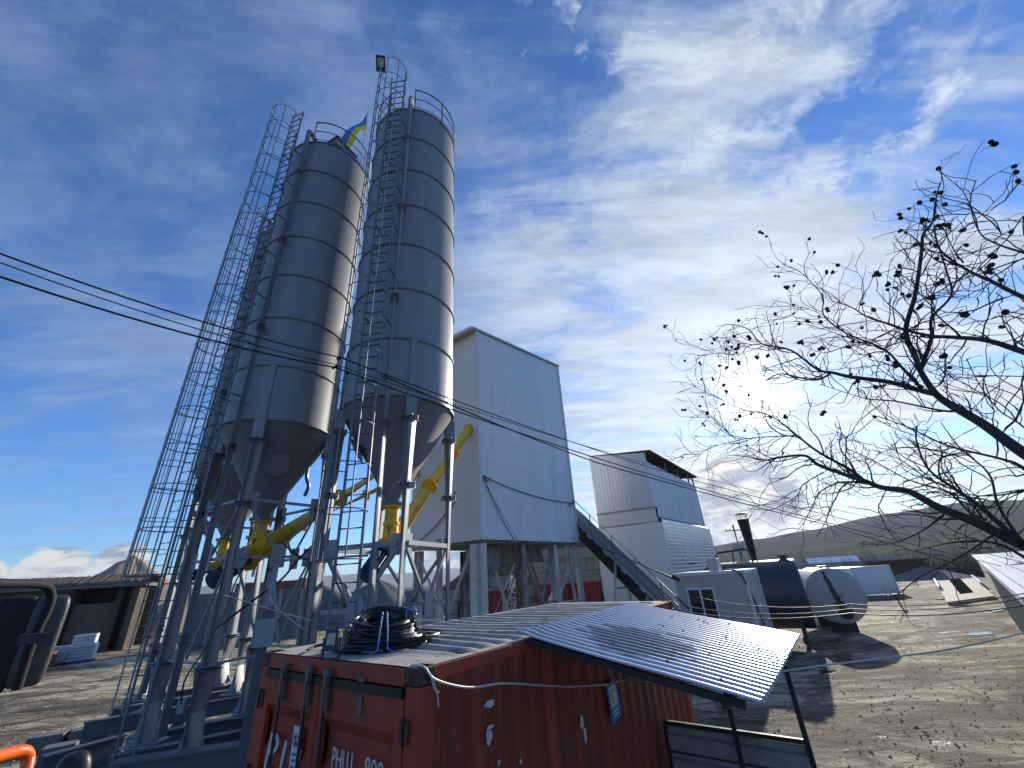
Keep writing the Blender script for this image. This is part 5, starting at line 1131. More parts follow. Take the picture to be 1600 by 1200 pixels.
for (a0, a1, D_3, zt_, lb) in ((-4.9, -0.9, 31.0, 2.35, 'dark red container half hidden behind the first tower column'), (1.3, 5.2, 31.3, 2.45, 'red container with a pale torn poster behind the tower bracing'), (5.35, 9.2, 31.9, 2.45, 'dark red container furthest right behind the tower columns')):
    A_, B_ = azD(a0, D_3), azD(a1, D_3 - 0.3); dd_ = (B_ - A_).normalized(); nn_ = Vector((-dd_.y, dd_.x, 0)); Lq = (B_ - A_).length
    c_ = thing('shipping_container', lb, 'container', tuple((A_ + B_) / 2 + Z * GZ), 'red containers behind the tower')
    corrug(A_, dd_, Lq, -nn_, GZ, zt_ - 0.1, 0.28, 0.04).build('side_wall', REDB, c_)
    MB().box((A_ + B_) / 2 + nn_ * 0.55 + Z * (GZ + (zt_ - GZ) / 2), (Lq, 1.0, zt_ - GZ), (dd_, nn_, Z)).build('body', REDB, c_)
    f_ = MB()
    for q in (A_, B_): f_.bar(q - nn_ * .02 + Z * GZ, q - nn_ * .02 + Z * zt_, 0.13, 0.13, nn_)
    f_.bar(A_ - nn_ * .02 + Z * (zt_ - 0.05), B_ - nn_ * .02 + Z * (zt_ - 0.05), 0.12, 0.12); f_.build('frame', REDB, c_)
    if a0 == 1.3: MB().quad(A_ + dd_ * .7 - nn_ * .05 + Z * 1.4, A_ + dd_ * 1.15 - nn_ * .05 + Z * 2.1, A_ + dd_ * 1.5 - nn_ * .05 + Z * 1.5, A_ + dd_ * 1.35 - nn_ * .05 + Z * 0.9).build('torn_poster', STICKW, c_)
sw = thing('steel_stair', 'white steel stair with railings climbing under the tower', 'stairs', tuple(azD(-2.2, 26, GZ)))
s0 = azD(-4.0, 25.5, GZ); s1 = azD(1.2, 27.5, 4.1); sdv = (s1 - s0); sh_ = Vector((sdv.x, sdv.y, 0)).normalized(); ssd = Vector((-sh_.y, sh_.x, 0))
MB().bar(s0, s1, 0.05, 0.22).bar(s0 + ssd * 0.8, s1 + ssd * 0.8, 0.05, 0.22).build('stringers', COLW, sw)
for i in range(17): q = s0.lerp(s1, (i + .5) / 17); MB().box(q + ssd * .4, (0.26, 0.74, 0.04), (sh_, ssd, Z)).build('tread', COLW, sw)
f_ = MB()
for o_2 in (0, 0.8):
    f_.tube([s0 + ssd * o_2 + Z, s1 + ssd * o_2 + Z], 0.025, 6).tube([s0 + ssd * o_2 + Z * .5, s1 + ssd * o_2 + Z * .5], 0.018, 6)
    for i in range(6): q = s0.lerp(s1, i / 5) + ssd * o_2; f_.bar(q, q + Z, 0.04, 0.04)
f_.build('railing', TRIM, sw)

# ---------------------------------------------------------------- left side: dugout, totes, pallet
dg = thing('roofed_dugout', 'brown walled open shed dug into the bank with a dark recess, far left', 'shed', tuple(azD(-47, 56, GZ)))
ga, gb = azD(-62, 62), azD(-41.0, 54); gd = (gb - ga).normalized(); gn = Vector((-gd.y, gd.x, 0)); LG = (gb - ga).length
def gp(s, o, z): return ga + gd * s + gn * o + Z * z
def gs(az_):   # distance along the front line at an azimuth
    d = azv(az_); den_ = d.x * gd.y - d.y * gd.x; t_ = (ga.x * gd.y - ga.y * gd.x) / den_; q = d * t_; return (q - ga).dot(gd)
s1_, s2_ = gs(-45.6), gs(-41.4)
MB().box(gp(s1_ / 2, 0.3, (GZ + 4.4) / 2), (s1_, 0.6, 4.4 - GZ), (gd, gn, Z)).build('front_wall', BRICKB, dg)
MB().box(gp((s1_ + LG) / 2, 4.6, (GZ + 4.4) / 2), (LG - s1_ + 1, 0.4, 4.4 - GZ), (gd, gn, Z)).build('rear_wall', BRICKB, dg)
MB().box(gp(LG - 0.3, 2.3, (GZ + 4.4) / 2), (0.5, 4.4, 4.4 - GZ), (gd, gn, Z)).build('side_wall', BRICKB, dg)
MB().box(gp(s1_ + (LG - s1_) * .70, 0.25, (GZ + 4.3) / 2), (0.4, 0.4, 4.3 - GZ), (gd, gn, Z)).build('pillar', BRICKB, dg)
MB().box(gp(LG / 2, 2.2, 4.5), (LG + 0.8, 5.4, 0.28), (gd, gn, Z)).build('roof_slab', CONCD, dg)
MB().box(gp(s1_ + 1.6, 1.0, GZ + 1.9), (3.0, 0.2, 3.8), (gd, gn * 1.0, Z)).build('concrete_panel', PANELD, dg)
MB().box(gp(gs(-50.2), -0.02, 1.2), (1.3, 0.2, 1.6), (gd, gn, Z)).build('window', BLACK, dg)
e_ = MB(); r_ = random.Random(8); vs = []; nb = 160
for i in range(nb + 1):
    s_ = (LG + 0.6) * i / nb - .3; t_ = 0.25 + 0.12 * r_.random(); vs += [gp(s_, -0.6, 4.6), gp(s_, -0.3 + r_.uniform(-.1, .1), 4.66 + t_ * .6), gp(s_, 1.8, 4.8 + t_ + .3), gp(s_, 6, 4.9 + t_), gp(s_, 12, GZ)]
tag(e_.add(vs, [(i * 5 + j, i * 5 + j + 1, i * 5 + j + 6, i * 5 + j + 5) for i in range(nb) for j in range(4)]).build('earth_bank', DIRT), 'strip of earth and rubble lying on top of the dugout roof', 'earth bank')
# two caged water totes
def tote(p, ax, lb):
    t = thing('water_tote', lb, 'tank', tuple(p), 'white caged totes in front of the dugout')
    ex, ey = ax; MB().box(p + Z * 0.68, (1.25, 1.0, 0.98), (ex, ey, Z)).build('bottle', IBCW, t, bevel=0.06)
    f = MB()
    for k_ in range(9):
        o_ = -0.64 + k_ * 0.16; f.bar(p + ex * o_ - ey * 0.53 + Z * 0.16, p + ex * o_ - ey * 0.53 + Z * 1.2, 0.03, 0.03, ey)
    for k_ in range(6): f.bar(p - ex * 0.66 - ey * 0.53 + Z * (0.18 + k_ * .2), p + ex * 0.66 - ey * 0.53 + Z * (0.18 + k_ * .2), 0.03, 0.03)
    f.build('cage', STEEL, t)
    MB().box(p + Z * 0.07, (1.3, 1.06, 0.14), (ex, ey, Z)).build('pallet', DSTEEL, t)
    return t
tax = (gd, gn); ip = azD(-43.6, 47.5, GZ)
tote(ip, tax, 'white caged tote on the right of the pair before the dugout'); tote(ip - gd * 1.45, tax, 'white caged tote on the left of the pair before the dugout')
tote(ip - gd * 0.5 + gn * 1.7 + Z * 0.55, tax, 'white tote standing behind the pair, only its top showing')
pc = azD(-46.6, 46.5, GZ); pt = thing('timber_crate', 'brown timber crate with a loose orange plank before the dugout', 'crate', tuple(pc))
MB().box(pc + Z * 0.5, (2.0, 1.2, 1.0), (gd, gn, Z)).build('boards', WOODD, pt)
MB().box(pc - gn * 1.3 + gd * 0.3 + Z * 0.08, (2.4, 0.5, 0.08), (gd, gn, Z)).build('plank', WOODL, pt)

# concrete barriers and steel base frames near the silos
def barrier(a, b, lb):
    a, b = Vector(a), Vector(b); d = (b - a).normalized()
    tag(MB().bar(Vector((a.x, a.y, (GZ - 0.3) / 2)), Vector((b.x, b.y, (GZ - 0.3) / 2)), 0.5, -0.3 - GZ).build('concrete_block', CONCD, bevel=0.02), lb, 'block', 'concrete blocks beside the silo base')
barrier(atZ(49, 1151, -.3), atZ(106, 1142, -.3), 'grey concrete block lying left of the silo base, the farther left of three')
barrier(atZ(112, 1141, -.3), atZ(170, 1129, -.3), 'grey concrete block lying left of the silo base, nearest the ladder foot')
barrier(atZ(68, 1168, -.3), atZ(122, 1158, -.3), 'grey concrete block in front of the other two by the silo base')
BLUEST = mat('blue_grey_steel', (0.11, 0.115, 0.125), 0.6, 0.0, 0.15, 3)
bf = thing('silo_base_frame', 'blue grey steel beam grillage carrying the silo legs', 'base frame', (-7, 10.5, GZ))
bd = Vector((0.86, 0.5, 0)).normalized(); bnv = Vector((-bd.y, bd.x, 0))
for cx, feet in ((CA, feetA), (CC_, feetC)):
    o_ = Vector((cx[0], cx[1], 0))
    for off in (-1.25, 0.0, 1.25):
        MB().ibeam(o_ + bnv * off - bd * (1.9 if off < 0 else 1.7) + Z * 0.44, o_ + bnv * off + bd * 1.8 + Z * 0.44, 0.22, 0.34, 0.025).build('beam', BLUEST, bf)
    for off in (-1.55, 0.0, 1.55): MB().ibeam(o_ + bd * off - bnv * 2.0 + Z * 0.06, o_ + bd * off + bnv * 2.0 + Z * 0.06, 0.26, 0.40, 0.03).build('cross_beam', BLUEST, bf)
    for f_ in feet: MB().box(f_ + Z * 0.622, (0.6, 0.6, 0.02)).build('seat_plate', STEEL, bf)
for px0, py0, px1, py1, z_ in ((60, 1205, 190, 1168, 0.1), (170, 1222, 380, 1190, 0.7)):
    MB().ibeam(atZ(px0, py0, z_), atZ(px1, py1, z_), 0.3, 0.5, 0.03).build('beam', BLUEST, bf)
pst = azD(-29.6, 9.4); po = thing('cable_post', 'square blue grey steel post with a plate sign beside the red container corner', 'post', (pst.x, pst.y, GZ))
MB().bar(pst + Z * GZ, pst + Z * 2.95, 0.16, 0.16, pst).build('shaft', BLUEST, po)
MB().bar(pst + Z * 2.95, pst + Z * 3.6, 0.10, 0.10, pst).build('extension', STEEL, po)
pv = Vector((pst.x, pst.y, 0)).normalized(); MB().box(pst - pv * 0.14 + Z * 2.55, (0.30, 0.012, 0.42), (Vector((pv.y, -pv.x, 0)), pv, Z)).build('plate', mat('plate_grey', (0.33, 0.35, 0.38), 0.5), po)
gb_ = feetA[0] + Vector((-0.25, -0.1, 1.4)); tag(MB().box(gb_, (0.14, 0.10, 0.22)).build('junction_box', mat('box_grey', (0.3, 0.32, 0.33), 0.5), bevel=0.01), 'small grey junction box on the front leg of the middle silo', 'box')

# ---------------------------------------------------------------- wires
def wire(pts, r, lb, grp='overhead wires crossing in front of the silos', m=BLACK, s=0.12, name='overhead_wire', extra=None):
    P = []
    for a, b in zip(pts, pts[1:]): P += sag(a, b, s, 12)[:-1]
    P.append(pts[-1]); B = MB().tube(P, r, 6)
    if extra: extra(B)
    tag(B.build(name, m), lb, 'wire', grp)
ins = atD(530, 570, 7.3)
def clamps(B):
    for q, e in ((atD(523, 574, 7.3), 0.05), (atD(530, 560, 7.3), 0.04), (atD(604, 588, 7.35), 0.035), (atD(544, 583, 7.3), 0.03)): B.tube([q - Vector((e, 0, e * .4)), q + Vector((e, 0, e * .6))], 0.028, 7)
wire([atD(-60, 374, 7.0), atD(530, 558, 7.3), atD(1090, 752, 16), atD(1700, 900, 34)], 0.012, 'topmost black wire in the bundle crossing the silos', extra=clamps)
wire([atD(-60, 412, 7.0), atD(523, 574, 7.3), atD(1090, 762, 15.7), atD(1700, 915, 34)], 0.014, 'second black wire in the bundle, clipped to the silo clamp')
wire([atD(-60, 388, 7.1), atD(526, 570, 7.35), atD(1090, 745, 16.4), atD(1700, 880, 36)], 0.008, 'thin black wire between the two thicker ones of the bundle')
wire([atD(605, 590, 7.4), atD(930, 722, 12), atD(1300, 822, 24), atD(1700, 940, 36)], 0.017, 'lowest and thickest black wire leaving the right silo pipe', s=0.05)
wire([atD(1075, 930, 10), atD(1330, 944, 9.5), atD(1700, 905, 9)], 0.007, 'upper of the thin service wires in front of the tanks', 'service wires over the yard')
wire([atD(1060, 945, 10), atD(1330, 951, 9.5), atD(1700, 912, 9)], 0.007, 'middle one of the thin service wires in front of the tanks', 'service wires over the yard')
wire([atD(1050, 952, 10), atD(1330, 958, 9.5), atD(1700, 925, 9)], 0.009, 'lowest of the thin service wires in front of the tanks', 'service wires over the yard')
# cables between silo legs
def loose(pts, r, lb, m=BLACK):
    tag(MB().tube(smoothpath(pts), r, 6).build('cable', m), lb, 'cable', 'loose cables among the silo legs')
loose([atD(340, 980, 9.2), atD(400, 935, 9.6), atD(440, 905, 10), atD(470, 870, 10), atD(490, 851, 9.8)], 0.02, 'thick black cable climbing between the legs of the middle silo')
loose([atD(352, 930, 9.4), atD(400, 945, 9.2), atD(450, 960, 9), atD(490, 970, 8.8)], 0.008, 'pale upper cable slung low between the silo legs', WCABLE)
loose([atD(420, 915, 9.5), atD(425, 940, 9.2), atD(450, 965, 9), atD(478, 985, 8.6)], 0.007, 'pale cable sagging below the other pale cable', WCABLE)
loose([atD(440, 845, 10), atD(460, 865, 10), atD(490, 876, 9.7), atD(540, 870, 9), atD(575, 868, 8.6)], 0.018, 'black cable looping from leg to the blue motor of the right conveyor')
loose([atD(398, 860, 9.9), atD(370, 905, 9.9), atD(350, 960, 9.8), atD(320, 1015, 9.6), atD(290, 1060, 9.6), atD(283, 1100, 9.6)], 0.014, 'black cable hanging down the front leg of the middle silo')
loose([atD(482, 728, 10.5), atD(479, 745, 10.5), atD(482, 760, 10.5), atD(476, 775, 10.5)], 0.04, 'knotted dark hose hanging beside the cone of the middle silo', MOTB)

# ---------------------------------------------------------------- the vehicle's mirror and handrail close by
mr_ = thing('wing_mirror', 'dark grey vehicle mirror on a bent tube arm at the left edge', 'mirror', tuple(atD(40, 1010, 1.6)))
arm = [atD(-60, 905, 1.35), atD(0, 911, 1.45), atD(55, 912, 1.52), atD(74, 917, 1.55), atD(80, 930, 1.56), atD(76, 950, 1.56), atD(52, 1000, 1.56), atD(38, 1040, 1.56), atD(26, 1078, 1.56)]
MB().tube(smoothpath(arm), 0.009, 12).build('arm', mat('arm_black', (0.006, 0.006, 0.007), 0.8, 0, 0.1, 5), mr_)
def superbox(c, ex, ey, ez, sx2, sy2, sz2, e=0.32):
    b = MB(); vs = []; nu, nv = 32, 18
    def sp(v, p): return math.copysign(abs(v) ** p, v)
    for j in range(nv + 1):
        ph = -math.pi / 2 + math.pi * j / nv
        for i in range(nu):
            th = 2 * math.pi * i / nu
            vs.append(c + ex * (sx2 * sp(math.cos(ph), e) * sp(math.cos(th), e)) + ey * (sy2 * sp(math.cos(ph), e) * sp(math.sin(th), e)) + ez * (sz2 * sp(math.sin(ph), e)))
    return b.add(vs, [(j * nu + i, j * nu + (i + 1) % nu, (j + 1) * nu + (i + 1) % nu, (j + 1) * nu + i) for j in range(nv) for i in range(nu)], True)
mc = atD(50, 1000, 1.62); mh = azv(-47); mx_ = Vector((mh.y, -mh.x, 0))
mface = (mh * 0.35 + mx_ * 0.94).normalized(); mwid = Vector((-mface.y, mface.x, 0))
superbox(mc + mx_ * 0.012, mx_, mh, Z, 0.032, 0.035, 0.094).build('housing', PLAST, mr_)
superbox(mc - mx_ * 0.046 - Z * 0.003, mx_, mh, Z, 0.036, 0.032, 0.10).build('back_shell', PLASTD, mr_)
clp = atD(50, 998, 1.53); MB().box(clp, (0.045, 0.03, 0.02), (mx_, mh, Z)).cyl(clp - mh * 0.022 + mx_ * 0.015 + Z * .004, clp + mh * 0.022 + mx_ * .015 + Z * .004, 0.0045, 8).cyl(clp - mh * 0.022 + mx_ * 0.015 - Z * .012, clp + mh * 0.022 + mx_ * .015 - Z * .012, 0.0045, 8).build('clamp', DSTEEL, mr_)
hrl = thing('grab_rail', 'orange tubular grab rail at the bottom left corner', 'handrail', tuple(atD(20, 1190, 1.5)))
MB().tube(smoothpath([atD(-60, 1200, 1.35), atD(-10, 1184, 1.45), atD(20, 1176, 1.5), atD(36, 1174, 1.52), atD(43, 1180, 1.53), atD(43, 1192, 1.53), atD(34, 1230, 1.5), atD(28, 1270, 1.45)]), 0.011, 12).build('rail', ORANGE, hrl)
kb = tag(superbox(atD(102, 1236, 1.6), mx_, mh, Z, 0.035, 0.03, 0.07, 0.7).build('rubber_stop', BLACK), 'black rounded rubber stop at the bottom edge beside the orange rail', 'rubber stop')

# ---------------------------------------------------------------- bare walnut tree
tree = thing('walnut_tree', 'leafless walnut tree with dark husks reaching in from the right', 'tree', (9.6, 4.4, GZ))
limbs = []   # (points, radii)
def limb(px, d0, d1, r0, r1):
    n = len(px); P = [atD(x, y, d0 + (d1 - d0) * i / (n - 1)) for i, (x, y) in enumerate(px)]
    P = smoothpath(P, 5); m = len(P); limbs.append((P, [r0 + (r1 - r0) * (i / (m - 1)) ** 0.5 for i in range(m)])); return P
trunk_top = atD(1660, 905, 6.9)
limb([(1760, 800), (1680, 755), (1600, 708), (1537, 663), (1486, 633), (1462, 615), (1441, 585), (1429, 555), (1415, 517), (1430, 460), (1440, 392), (1442, 367), (1457, 347), (1462, 312), (1469, 286)], 5.6, 6.6, 0.15, 0.008)
limb([(1437, 580), (1455, 530), (1456, 497), (1486, 462), (1480, 427), (1465, 380), (1459, 350)], 6.1, 6.4, 0.045, 0.008)
limb([(1462, 615), (1444, 612), (1390, 597), (1330, 589), (1300, 582), (1277, 577), (1235, 547), (1190, 537), (1170, 515), (1142, 507), (1120, 510)], 5.9, 6.6, 0.075, 0.006)
limb([(1300, 582), (1272, 594), (1220, 584), (1195, 594), (1162, 590), (1145, 578), (1127, 555)], 6.3, 6.6, 0.03, 0.005)
limb([(1190, 537), (1167, 542), (1157, 555), (1127, 552), (1090, 556)], 6.4, 6.6, 0.014, 0.005)
limb([(1444, 612), (1410, 575), (1380, 545), (1321, 520), (1287, 492), (1286, 465), (1267, 440), (1246, 422), (1220, 412)], 6.0, 6.7, 0.035, 0.005)
limb([(1321, 520), (1300, 500), (1262, 482), (1245, 480), (1227, 472)], 6.4, 6.6, 0.012, 0.004)
limb([(1760, 600), (1680, 575), (1600, 550), (1542, 532), (1490, 527), (1457, 525), (1420, 517), (1392, 507), (1355, 495), (1330, 480), (1300, 470)], 5.4, 6.2, 0.075, 0.008)
limb([(1740, 520), (1660, 487), (1600, 465), (1550, 440), (1517, 425), (1485, 405), (1466, 385), (1459, 355)], 5.3, 6.0, 0.062, 0.010)
limb([(1505, 410), (1490, 390), (1472, 352)], 5.7, 5.9, 0.016, 0.006)
limb([(1720, 430), (1660, 412), (1600, 395), (1555, 380), (1530, 362), (1516, 317), (1525, 282)], 5.2, 5.6, 0.032, 0.005)
limb([(1565, 367), (1552, 342), (1522, 331)], 5.3, 5.4, 0.011, 0.004)
limb([(1620, 330), (1600, 337), (1576, 370), (1562, 385), (1527, 420)], 5.3, 5.5, 0.010, 0.006)
limb([(1780, 930), (1690, 885), (1600, 852), (1522, 815), (1465, 792), (1420, 768), (1378, 762), (1348, 750), (1330, 745), (1280, 727), (1257, 712), (1215, 715), (1195, 719), (1170, 714), (1140, 711)], 6.2, 7.2, 0.17, 0.006)
limb([(1348, 750), (1330, 735), (1277, 705), (1245, 680), (1220, 660), (1195, 646), (1160, 640), (1122, 622), (1077, 600)], 6.9, 7.4, 0.050, 0.005)
limb([(1245, 681), (1210, 682), (1170, 685), (1145, 690), (1112, 699), (1091, 710), (1069, 709)], 7.0, 7.3, 0.020, 0.005)
limb([(1170, 685), (1142, 680), (1132, 670), (1107, 647), (1095, 642)], 7.1, 7.2, 0.011, 0.004)
limb([(1365, 757), (1330, 753), (1307, 755), (1280, 770), (1270, 790), (1257, 815), (1245, 830)], 6.9, 7.1, 0.03, 0.006)
limb([(1350, 752), (1320, 757), (1300, 790), (1290, 815), (1275, 840)], 6.9, 7.0, 0.022, 0.006)
limb([(1292, 735), (1255, 757), (1245, 775), (1210, 795), (1195, 797), (1167, 794)], 7.0, 7.2, 0.018, 0.004)
limb([(1600, 852), (1528, 789), (1489, 762), (1450, 732), (1432, 690), (1432, 666)], 6.3, 6.8, 0.055, 0.010)
limb([(1680, 790), (1600, 732), (1564, 717), (1480, 696), (1420, 668), (1370, 650)], 5.9, 6.5, 0.045, 0.008)
limb([(1540, 812), (1516, 801), (1480, 768), (1420, 750), (1360, 717), (1320, 700)], 6.4, 6.9, 0.03, 0.006)
limb([(1500, 640), (1474, 642), (1399, 627), (1360, 624), (1336, 618), (1280, 600)], 6.0, 6.4, 0.03, 0.006)
limb([(1700, 760), (1600, 765), (1522, 777)], 5.8, 6.2, 0.025, 0.006)
limb([(1700, 585), (1600, 588), (1480, 585)], 5.5, 5.9, 0.016, 0.006)
limb([(1640, 700), (1590, 660), (1560, 640), (1530, 600), (1510, 560)], 5.7, 6.0, 0.016, 0.006)
limb([(1600, 852), (1560, 790), (1545, 740), (1500, 700), (1470, 660)], 6.3, 6.5, 0.035, 0.007)
limb([(1480, 800), (1440, 830), (1390, 850), (1350, 850)], 6.6, 7.0, 0.022, 0.006)
limb([(1560, 830), (1500, 870), (1440, 900), (1400, 930), (1382, 930)], 6.3, 6.8, 0.020, 0.007)
limb([(1700, 900), (1620, 880), (1560, 850), (1500, 846), (1430, 860)], 6.2, 6.7, 0.05, 0.008)
# trunk out of frame carrying the limbs
tb = Vector((9.6, 4.4, GZ)); fork = Vector((8.6, 4.2, 2.4))
ends = [l[0][0] for l in limbs if l[0][0].x > 5.2 or l[1][0] > 0.14]
T_ = MB().tube(smoothpath([tb, tb + Vector((-0.15, 0, 1.2)), tb + Vector((-0.45, -0.1, 2.2)), fork + Vector((-.2, 0, .5))]), 0.30, 14)
for l in limbs:
    if l[0][0].dot(Vector((1, 0, 0))) > 0:
        d = l[0][0] - CAMZ * Z
        u_ = 800 + FPX * (l[0][0] - Vector((0, 0, CAMZ))).dot(RGT) / (l[0][0] - Vector((0, 0, CAMZ))).dot(FWD)
        if u_ > 1615: T_.tube(smoothpath([fork + Vector((0, 0, 0.1)), fork.lerp(l[0][0], 0.5) + Z * 0.15, l[0][0]]), max(l[1][0] * 0.62, 0.03), 10)
T_.build('trunk', BARK, tree)
for P, rs in limbs: MB().tube(P, [max(0.0042, r * (0.48 if r > 0.05 else 0.58)) for r in rs], 9).build('limb', BARK, tree)
Tw = MB(); tips = []; tr_ = random.Random(21)
def rv3(s=1): return Vector((tr_.gauss(0, 1), tr_.gauss(0, 1), tr_.gauss(0, 1))).normalized() * s
def twig(p, d, L, r, depth):
    n = max(3, int(L / 0.09)); pts = [p]; d = d.normalized(); cur = Vector(p)
    for i in range(n):
        d = (d + rv3(0.36) + Vector((-0.01, 0, 0.05 if depth < 2 else 0.03))).normalized(); cur = cur + d * (L / n); pts.append(Vector(cur))
        if depth < 3 and i > 0 and tr_.random() < (0.42 if depth == 1 else 0.34):
            sd = d.cross(rv3()).normalized(); twig(cur, d * 0.75 + sd * 0.9, L * tr_.uniform(0.3, 0.6), r * 0.6, depth + 1)
    Tw.tube(pts, [r + (0.0028 - r) * (i / n) for i in range(n + 1)], 4, caps=False)
    tips.append((pts[-1], d))
for P, rs in limbs:
    tot = 0
    for i in range(2, len(P)):
        seg = (P[i] - P[i - 1]).length; d = (P[i] - P[i - 1]).normalized(); tot += seg
        f = i / len(P)
        if rs[i] > 0.09 and f < 0.2: continue
        cnt = seg / (0.10 if rs[i] < 0.03 else 0.12)
        while cnt > 0:
            if tr_.random() < cnt:
                sd = d.cross(rv3()).normalized(); L = tr_.uniform(0.2, 0.85) * (1.15 - 0.35 * f) * (0.7 if P[i].z > 6.6 else (0.55 if P[i].z < 3.4 else 1.0))
                twig(P[i - 1].lerp(P[i], tr_.random()), d * 0.7 + sd * tr_.uniform(0.6, 1.2), L, max(0.0056, min(0.010, rs[i] * 0.45)), 1)
            cnt -= 1
    tips.append((P[-1], (P[-1] - P[-2]).normalized()))
Tw.build('twigs', BARK, tree)['kind'] = 'stuff'
# husks, clustered on the upper twigs
husks = []
tr_.shuffle(tips)
for p, d in tips:
    hgt = p.z
    pr = (0.03 if hgt > 4.6 else 0.004) + 0.22 * max(0, min(1, (hgt - 4.8) / 3.0))
    if tr_.random() < pr and len(husks) < 300:
        for k_ in range(tr_.choice((1, 1, 2, 2, 3))): husks.append((p + rv3(0.024), tr_.uniform(0.016, 0.025), rv3()))
husks.sort(key=lambda h: (h[0] - Vector((0, 0, CAMZ))).dot(FWD) / h[1])
def husk(B, h):
    c_, s_, a_ = h; B.lathe(c_, [(0, -s_ * 1.25), (s_ * .75, -s_ * .85), (s_, 0), (s_ * .75, s_ * .8), (0, s_ * 1.15)], 8, d=a_); return B
for h in husks[:100]: husk(MB(), h).build('husk', NUT, tree)
Nt = MB()
for h in husks[100:]: husk(Nt, h)
if Nt.v: Nt.build('husks', NUT, tree)['kind'] = 'stuff'

# roadside scrub on the near bank beyond the yard
def scrub(seed, az0, az1, D0, D1, n, h0, h1, m, label, name='brush'):
    r_ = random.Random(seed); B = MB()
    for i in range(n):
        a = r_.uniform(az0, az1); D = r_.uniform(D0, D1); x, y = D * math.sin(R(a)), D * math.cos(R(a)); z = terrain(a, D)
        h = r_.uniform(h0, h1)
        for k in range(9):
            dv = Vector((r_.gauss(0, .35), r_.gauss(0, .35), 1)).normalized() * h * r_.uniform(.6, 1); p = Vector((x + r_.uniform(-.8, .8), y + r_.uniform(-.8, .8), z))
            B.tube([p, p + dv * .5 + Vector((r_.gauss(0, .1), 0, 0)), p + dv], [0.05, 0.035, 0.012], 3, caps=False)
    o = tag(B.build(name, m), label, 'bushes'); o['kind'] = 'stuff'; return o
BRN = mat('bare_scrub', (0.085, 0.055, 0.035), 0.9, 0, 0.3, 1)
scrub(31, 36, 47, 88, 110, 150, 2.5, 6.0, BRN, 'band of bare brown scrub at the far edge of the yard')
scrub(32, 22, 36, 95, 130, 130, 3, 7.0, BRN, 'strip of bare brown scrub beyond the tanks')

# rain puddles in the yard
WATER = mat('puddle_water', (0.10, 0.09, 0.07), 0.06, 0, 0.1, 2)
for k_, (px_, py_, rx_, ry_) in enumerate(((1292, 1047, 0.55, 0.3), (1478, 934, 1.6, 0.7), (1560, 952, 2.2, 0.6), (1530, 990, 1.1, 0.6), (1500, 945, 1.0, 0.8), (1585, 938, 2.5, 0.7), (1420, 955, 0.9, 0.4), (420, 962, 2.6, 0.9), (360, 968, 1.8, 0.6))):
    c_ = atZ(px_, py_, GZ + 0.05); r_ = random.Random(60 + k_); ph = [r_.uniform(0, 6.3) for _ in range(4)]; vs = []
    for i in range(48):
        a = 2 * math.pi * i / 48; w_ = 1 + 0.28 * math.sin(2 * a + ph[0]) + 0.18 * math.sin(5 * a + ph[1]) + 0.10 * math.sin(9 * a + ph[2]) + 0.06 * math.sin(14 * a + ph[3])
        q = Vector((rx_ * 0.62 * w_ * math.cos(a), ry_ * 0.55 * w_ * math.sin(a), 0)); q.rotate(Matrix.Rotation(R(25), 3, 'Z')); vs.append(c_ + q)
    struct(MB().add(vs, [tuple(range(48))]).build('puddle', WATER))
# loose stones and clods over the yard
def stones(seed, n, az0, az1, D0, D1, s0, s1):
    r_ = random.Random(seed); B = MB()
    for _ in range(n):
        a = r_.uniform(az0, az1); D = D0 + (D1 - D0) * r_.random() ** 1.3; s_ = r_.uniform(s0, s1) * (0.5 + r_.random())
        c = azD(a, D); c.z = terrain(a, D) + s_ * 0.15; o = len(B.v)
        for d in ((1, 0, 0), (0, 1, 0), (-1, 0, 0), (0, -1, 0), (0, 0, 1), (0.5, 0.6, .7), (-.6, .4, .6)): B.v.append(c + Vector(d) * s_ * r_.uniform(.6, 1.1))
        fs = [(0, 1, 5), (1, 6, 5), (1, 2, 6), (5, 6, 4), (2, 4, 6), (0, 5, 4), (2, 3, 4), (3, 0, 4)]
        B.f += [tuple(i + o for i in f) for f in fs]; B.sm += [False] * len(fs)
    return B
o = stones(71, 5200, 20, 56, 7, 45, 0.008, 0.034).build('stones', mat('clods', (0.30, 0.265, 0.20), 0.95, 0, 0.35, 3)); o['kind'] = 'stuff'
o = stones(72, 2600, -56, -30, 12, 50, 0.015, 0.05).build('stones', MATS['clods']); o['kind'] = 'stuff'
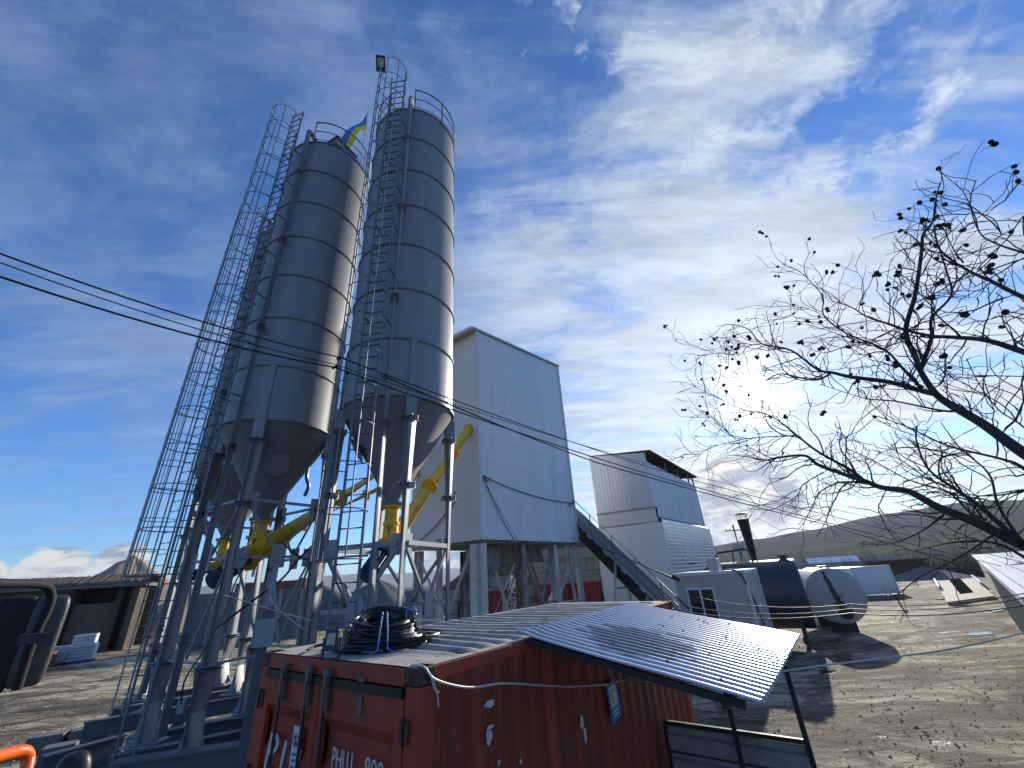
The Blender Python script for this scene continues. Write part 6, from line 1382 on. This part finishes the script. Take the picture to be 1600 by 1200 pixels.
# air over the valley
hzv = MB().box((0, 0, 22), (9000, 9000, 186)).build('haze', mat('haze_air', (1, 1, 1)))
hm = bpy.data.materials.new('haze_volume'); hm.use_nodes = True; hm.node_tree.nodes.clear()
pv_ = hm.node_tree.nodes.new('ShaderNodeVolumePrincipled'); ho = hm.node_tree.nodes.new('ShaderNodeOutputMaterial')
pv_.inputs['Color'].default_value = (0.72, 0.80, 0.95, 1); pv_.inputs['Density'].default_value = 0.00016; pv_.inputs['Anisotropy'].default_value = 0.3
hm.node_tree.links.new(pv_.outputs[0], ho.inputs['Volume']); hzv.data.materials.clear(); hzv.data.materials.append(hm); hzv['kind'] = 'stuff'

# clutter at the back of the yard
heap('dirt_heap', azD(36.6, 84, GZ), 4.5, 3.5, 1.7, DIRT, 'small brown earth pile at the back of the yard beside the white box container', seed=41)
heap('gravel_heap', azD(41.2, 86, GZ), 6, 4, 1.5, GRAV, 'low grey gravel pile at the back of the yard behind the weighbridge', seed=42)
heap('sand_heap', azD(29.2, 78, GZ), 5, 4, 2.0, SAND, 'low pale sand pile behind the blue tank', seed=43)
ls = azD(39.6, 88, GZ); lsh = thing('low_shed', 'low dark open shed with a grey sheet roof at the back edge of the yard', 'shed', tuple(ls))
l1 = azv(39.6 + 80); l2 = azv(39.6 - 10)
MB().box(ls + l2 * 2 + Z * 1.1, (7, 0.15, 2.2), (l1, l2, Z)).build('rear_wall', WOODD, lsh)
for k_ in (-3.4, -1.1, 1.1, 3.4): MB().bar(ls + l1 * k_, ls + l1 * k_ + Z * 2.5, 0.14, 0.14).build('post', WOODD, lsh)
MB().prism([ls - l1 * 3.8 - l2 * .4 + Z * 2.55, ls + l1 * 3.8 - l2 * .4 + Z * 2.55, ls + l1 * 3.8 + l2 * 2.4 + Z * 2.2, ls - l1 * 3.8 + l2 * 2.4 + Z * 2.2], Z * 0.08).build('roof', CONCD, lsh)
lg_ = azD(37.4, 52, GZ); lo_ = thing('timber_stack', 'small stack of grey planks on the ground beyond the pale tank', 'timber', tuple(lg_))
for k_ in range(6): MB().bar(lg_ + azv(100) * (-1.5) + azv(10) * (k_ % 3 * .35) + Z * (0.12 + k_ // 3 * .2), lg_ + azv(100) * 1.6 + azv(10) * (k_ % 3 * .35) + Z * (0.12 + k_ // 3 * .2), 0.28, 0.16).build('plank', COLB, lo_)
